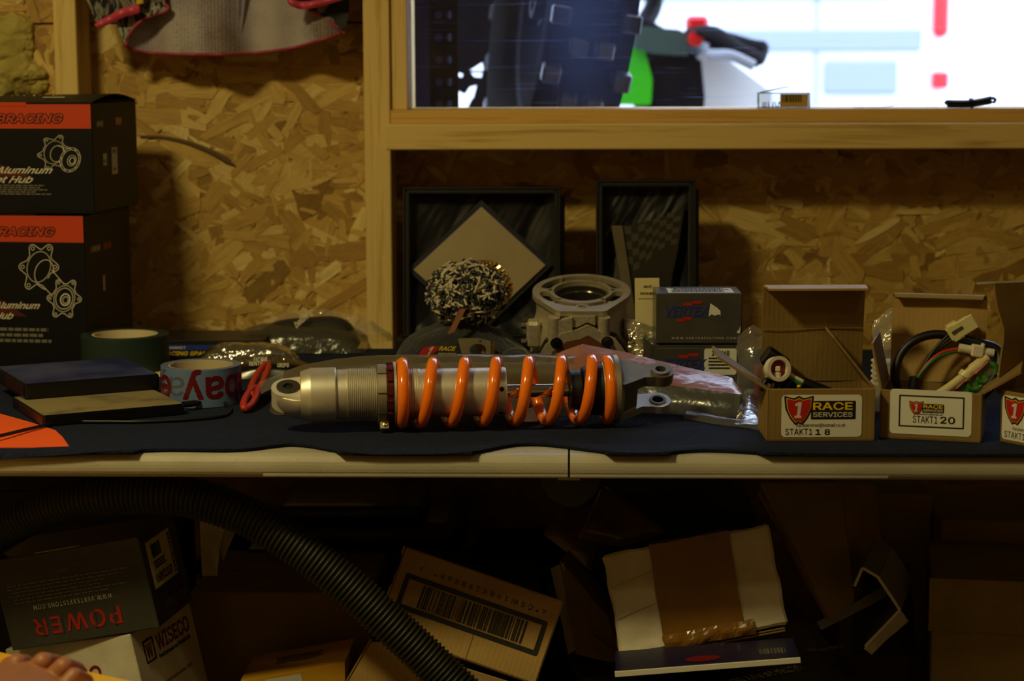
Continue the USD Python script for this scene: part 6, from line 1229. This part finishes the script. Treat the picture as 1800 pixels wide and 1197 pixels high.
# ---------------------------------------------------------------- racing jersey hanging on the wall
def jersey():
    T = thing('racing_jersey', 'patterned racing jersey with pink trim hanging on the boards at the top left', 'jersey', None); Y = 2.975
    P = lambda x, y, dy=0: PY(x, y, Y+dy)
    hem = [(222, 78), (232, 88), (255, 93), (293, 95), (340, 96), (400, 96), (450, 93), (500, 87), (545, 77), (580, 67), (602, 58)]
    hx_ = np.linspace(222, 602, 70); hy_ = np.interp(hx_, [h[0] for h in hem], [h[1] for h in hem]); top_ = P(400, -330)[2]
    def fold(x, v): return .014*math.sin((x-222)*.030+.6*v)+.008*math.sin(x*.071+2)*(1-.4*v)
    G = np.array([[(lambda p: V(p[0], Y-.004+fold(x, v)+.02*v, p[2]+(top_-p[2])*v))(P(x, y)) for v in np.linspace(0, 1, 26)] for x, y in zip(hx_, hy_)])
    G[..., 1] = np.minimum(G[..., 1], YW-.008)
    part(T, 'back_panel', sheet(G, .0012), 'jersey_mesh', smooth=60); part(T, 'hem_trim', tube(G[:, 0]-V(0, .001, 0), .0024, 8), 'pink_dark', smooth=60)
    def strip(nm, a, b, mat, dy=0, n=14, t=.0012, bulge=.0):
        A = spline([P(x, y, dy) for x, y in a], n); B = spline([P(x, y, dy) for x, y in b], n); G = np.array([[A[i]*(1-v)+B[i]*v+V(0, -bulge*math.sin(math.pi*v)-.003*math.sin(i*.9), 0) for v in np.linspace(0, 1, 10)] for i in range(n)]); part(T, nm, sheet(G, t), mat, smooth=60); return A
    # left front and its trim
    l = strip('front_panel', [(222, 80), (226, 62), (246, 38), (268, 27), (290, 20), (296, 12), (288, 2), (280, -60)], [(214, 66), (206, 40), (212, 20), (222, 4), (224, -8), (222, -20), (220, -40), (210, -80)], 'jersey_print', -.018, 20)
    part(T, 'front_trim', tube(l, .0027, 8), 'pink_dark', smooth=60)
    strip('sleeve', [(172, 46), (196, 34), (222, 22), (247, 16)], [(128, -90), (160, -100), (200, -110), (250, -120)], 'jersey_print', -.030, 16, bulge=.02)
    strip('cuff', [(175, 51), (196, 40), (222, 29), (247, 22)], [(166, 43), (190, 28), (218, 14), (246, 7)], 'pink_trim', -.036, 16, bulge=.003)
    strip('side_stripe', [(240, 8), (252, 6)], [(240, -40), (252, -40)], 'jersey_yellow', -.040, 4)
    r = strip('front_panel', [(606, 58), (590, 46), (572, 32), (556, 22), (540, 10), (530, -60)], [(606, 56), (612, 30), (614, 0), (612, -30), (610, -60), (606, -100)], 'jersey_dark', -.020, 20)
    part(T, 'front_trim', tube(r, .0024, 8), 'pink_dark', smooth=60)
    strip('sleeve', [(506, 4), (530, 8), (560, 4), (604, -6)], [(500, -100), (540, -110), (600, -110), (640, -90)], 'jersey_dark', -.040, 14, bulge=.02)
    strip('cuff', [(508, 8), (528, 16), (556, 13), (608, -2)], [(506, -4), (530, 3), (558, 0), (604, -14)], 'pink_trim', -.044, 16, bulge=.003)
    strip('inner_stripe', [(418, 10), (424, 60)], [(410, -40), (436, -40)], 'jersey_lilac', -.0, 8)
    part(T, 'hanging_loop', tube(spline([P(380, -330, .02), P(400, -352, .045), P(420, -330, .02)], 12), .003, 8), 'jersey_dark')
jersey()
# ---------------------------------------------------------------- yellow bench top and the hand resting on it
zb_ = .566
a, b_ = PZ(-160, 1109, zb_), PZ(240, 1197, zb_); d = (b_-a)/np.linalg.norm(b_-a); ang = math.degrees(math.atan2(d[1], d[0]))
o = a+d*-.10
MB = frame((o[0], o[1], 0), ang); LB = .62
T = thing('yellow_bench', 'yellow wooden bench top crossing the bottom left corner', 'bench', MB)
part(T, 'bench_top', bx(0, LB, -.30, 0, zb_-.026, zb_, .003), 'yellow_wood')
for x in (.03, LB-.07):
    for y in (-.28, -.06): part(T, 'leg', bx(x, x+.04, y, y+.04, 0, zb_-.0262, .003), 'yellow_wood')
def hand():
    P = lambda x, y, z: PZ(x, y, zb_+z)
    k = [P(20, 1176, .018), P(55, 1186, .019), P(85, 1200, .018), P(105, 1216, .015)]        # knuckles
    tips = [(P(30, 1166, .030), P(44, 1166, .020), P(50, 1174, .0085)), (P(76, 1164, .034), P(98, 1166, .022), P(103, 1176, .0085)), (P(112, 1172, .034), P(134, 1178, .022), P(141, 1190, .0085)), (P(130, 1188, .028), P(150, 1196, .018), P(156, 1206, .0080))]
    w = P(-50, 1275, .036); J = []
    def S(c, r): m = trimesh.creation.icosphere(3, r); m.apply_translation(c); return m
    def H(*cr): return manifold3d.Manifold.hull_points(np.vstack([S(c, r).vertices for c, r in cr]).astype(np.float64))
    rr = [(.0105, .0095, .0086, .0076), (.0110, .0098, .0088, .0078), (.0104, .0094, .0084, .0075), (.0090, .0080, .0072, .0064)]
    parts_ = [H(*[(k[i]*.35+w*.65+V(.0, 0, .0), .018) for i in (0, 3)], (k[0], .0125), (k[3], .0105)), H((k[0], .0122), (k[1], .0125), (k[2], .0120), (k[3], .0105), (w, .020)), H((w, .022), (w+V(-.02, -.10, .03), .030), (w+V(-.015, 0, 0), .022))]
    for i in range(4):
        c = [k[i], *tips[i]]
        for j in range(3): parts_.append(H((c[j], rr[i][j]), (c[j+1], rr[i][j+1])))
    t0 = w*.6+k[0]*.4+V(-.018, .0, -.006); t1 = P(-12, 1196, .016); t2 = P(2, 1180, .0095)
    parts_ += [H((w, .018), (t0, .0140)), H((t0, .0135), (t1, .0110)), H((t1, .0110), (t2, .0088))]
    m = manifold3d.Manifold.batch_boolean(parts_, manifold3d.OpType.Add).refine_to_length(.003).to_mesh()
    tm = trimesh.Trimesh(m.vert_properties[:, :3], m.tri_verts); tm.merge_vertices(); trimesh.smoothing.filter_taubin(tm, .5, .53, 14)
    v = np.array(tm.vertices); v[:, 2] = np.maximum(v[:, 2], zb_+.0006); tm.vertices = v
    T = thing('person', 'person of whom only a bare hand shows, resting on the yellow bench', 'person', None)
    h_ = part(T, 'hand', tm, 'skin', smooth=True)
    for i in range(4):
        c, p = tips[i][2], tips[i][1]; dd = c-p; dd /= np.linalg.norm(dd); n_ = V(dd[0]*.6, dd[1]*.6+.35, .55); n_ -= dd*(n_@dd); n_ /= np.linalg.norm(n_)
        part(h_, 'fingernail', mv(tr(trimesh.creation.icosphere(2, 1.0).apply_transform(np.diag([.0050, .0058, .0012, 1])), 0, 0, 0), axes(c*.8+p*.2+n_*rr[i][3]*.93, np.cross(dd, n_), dd, n_)), 'nail', smooth=True)
    e = w+V(-.02, -.10, .03); part(T, 'forearm_sleeve', tube([e+V(.004, .03, -.006), e, e+V(-.02, -.10, .05), e+V(-.05, -.22, .12)], [.036, .038, .044, .050], 20), 'jersey_dark', smooth=50)
hand()
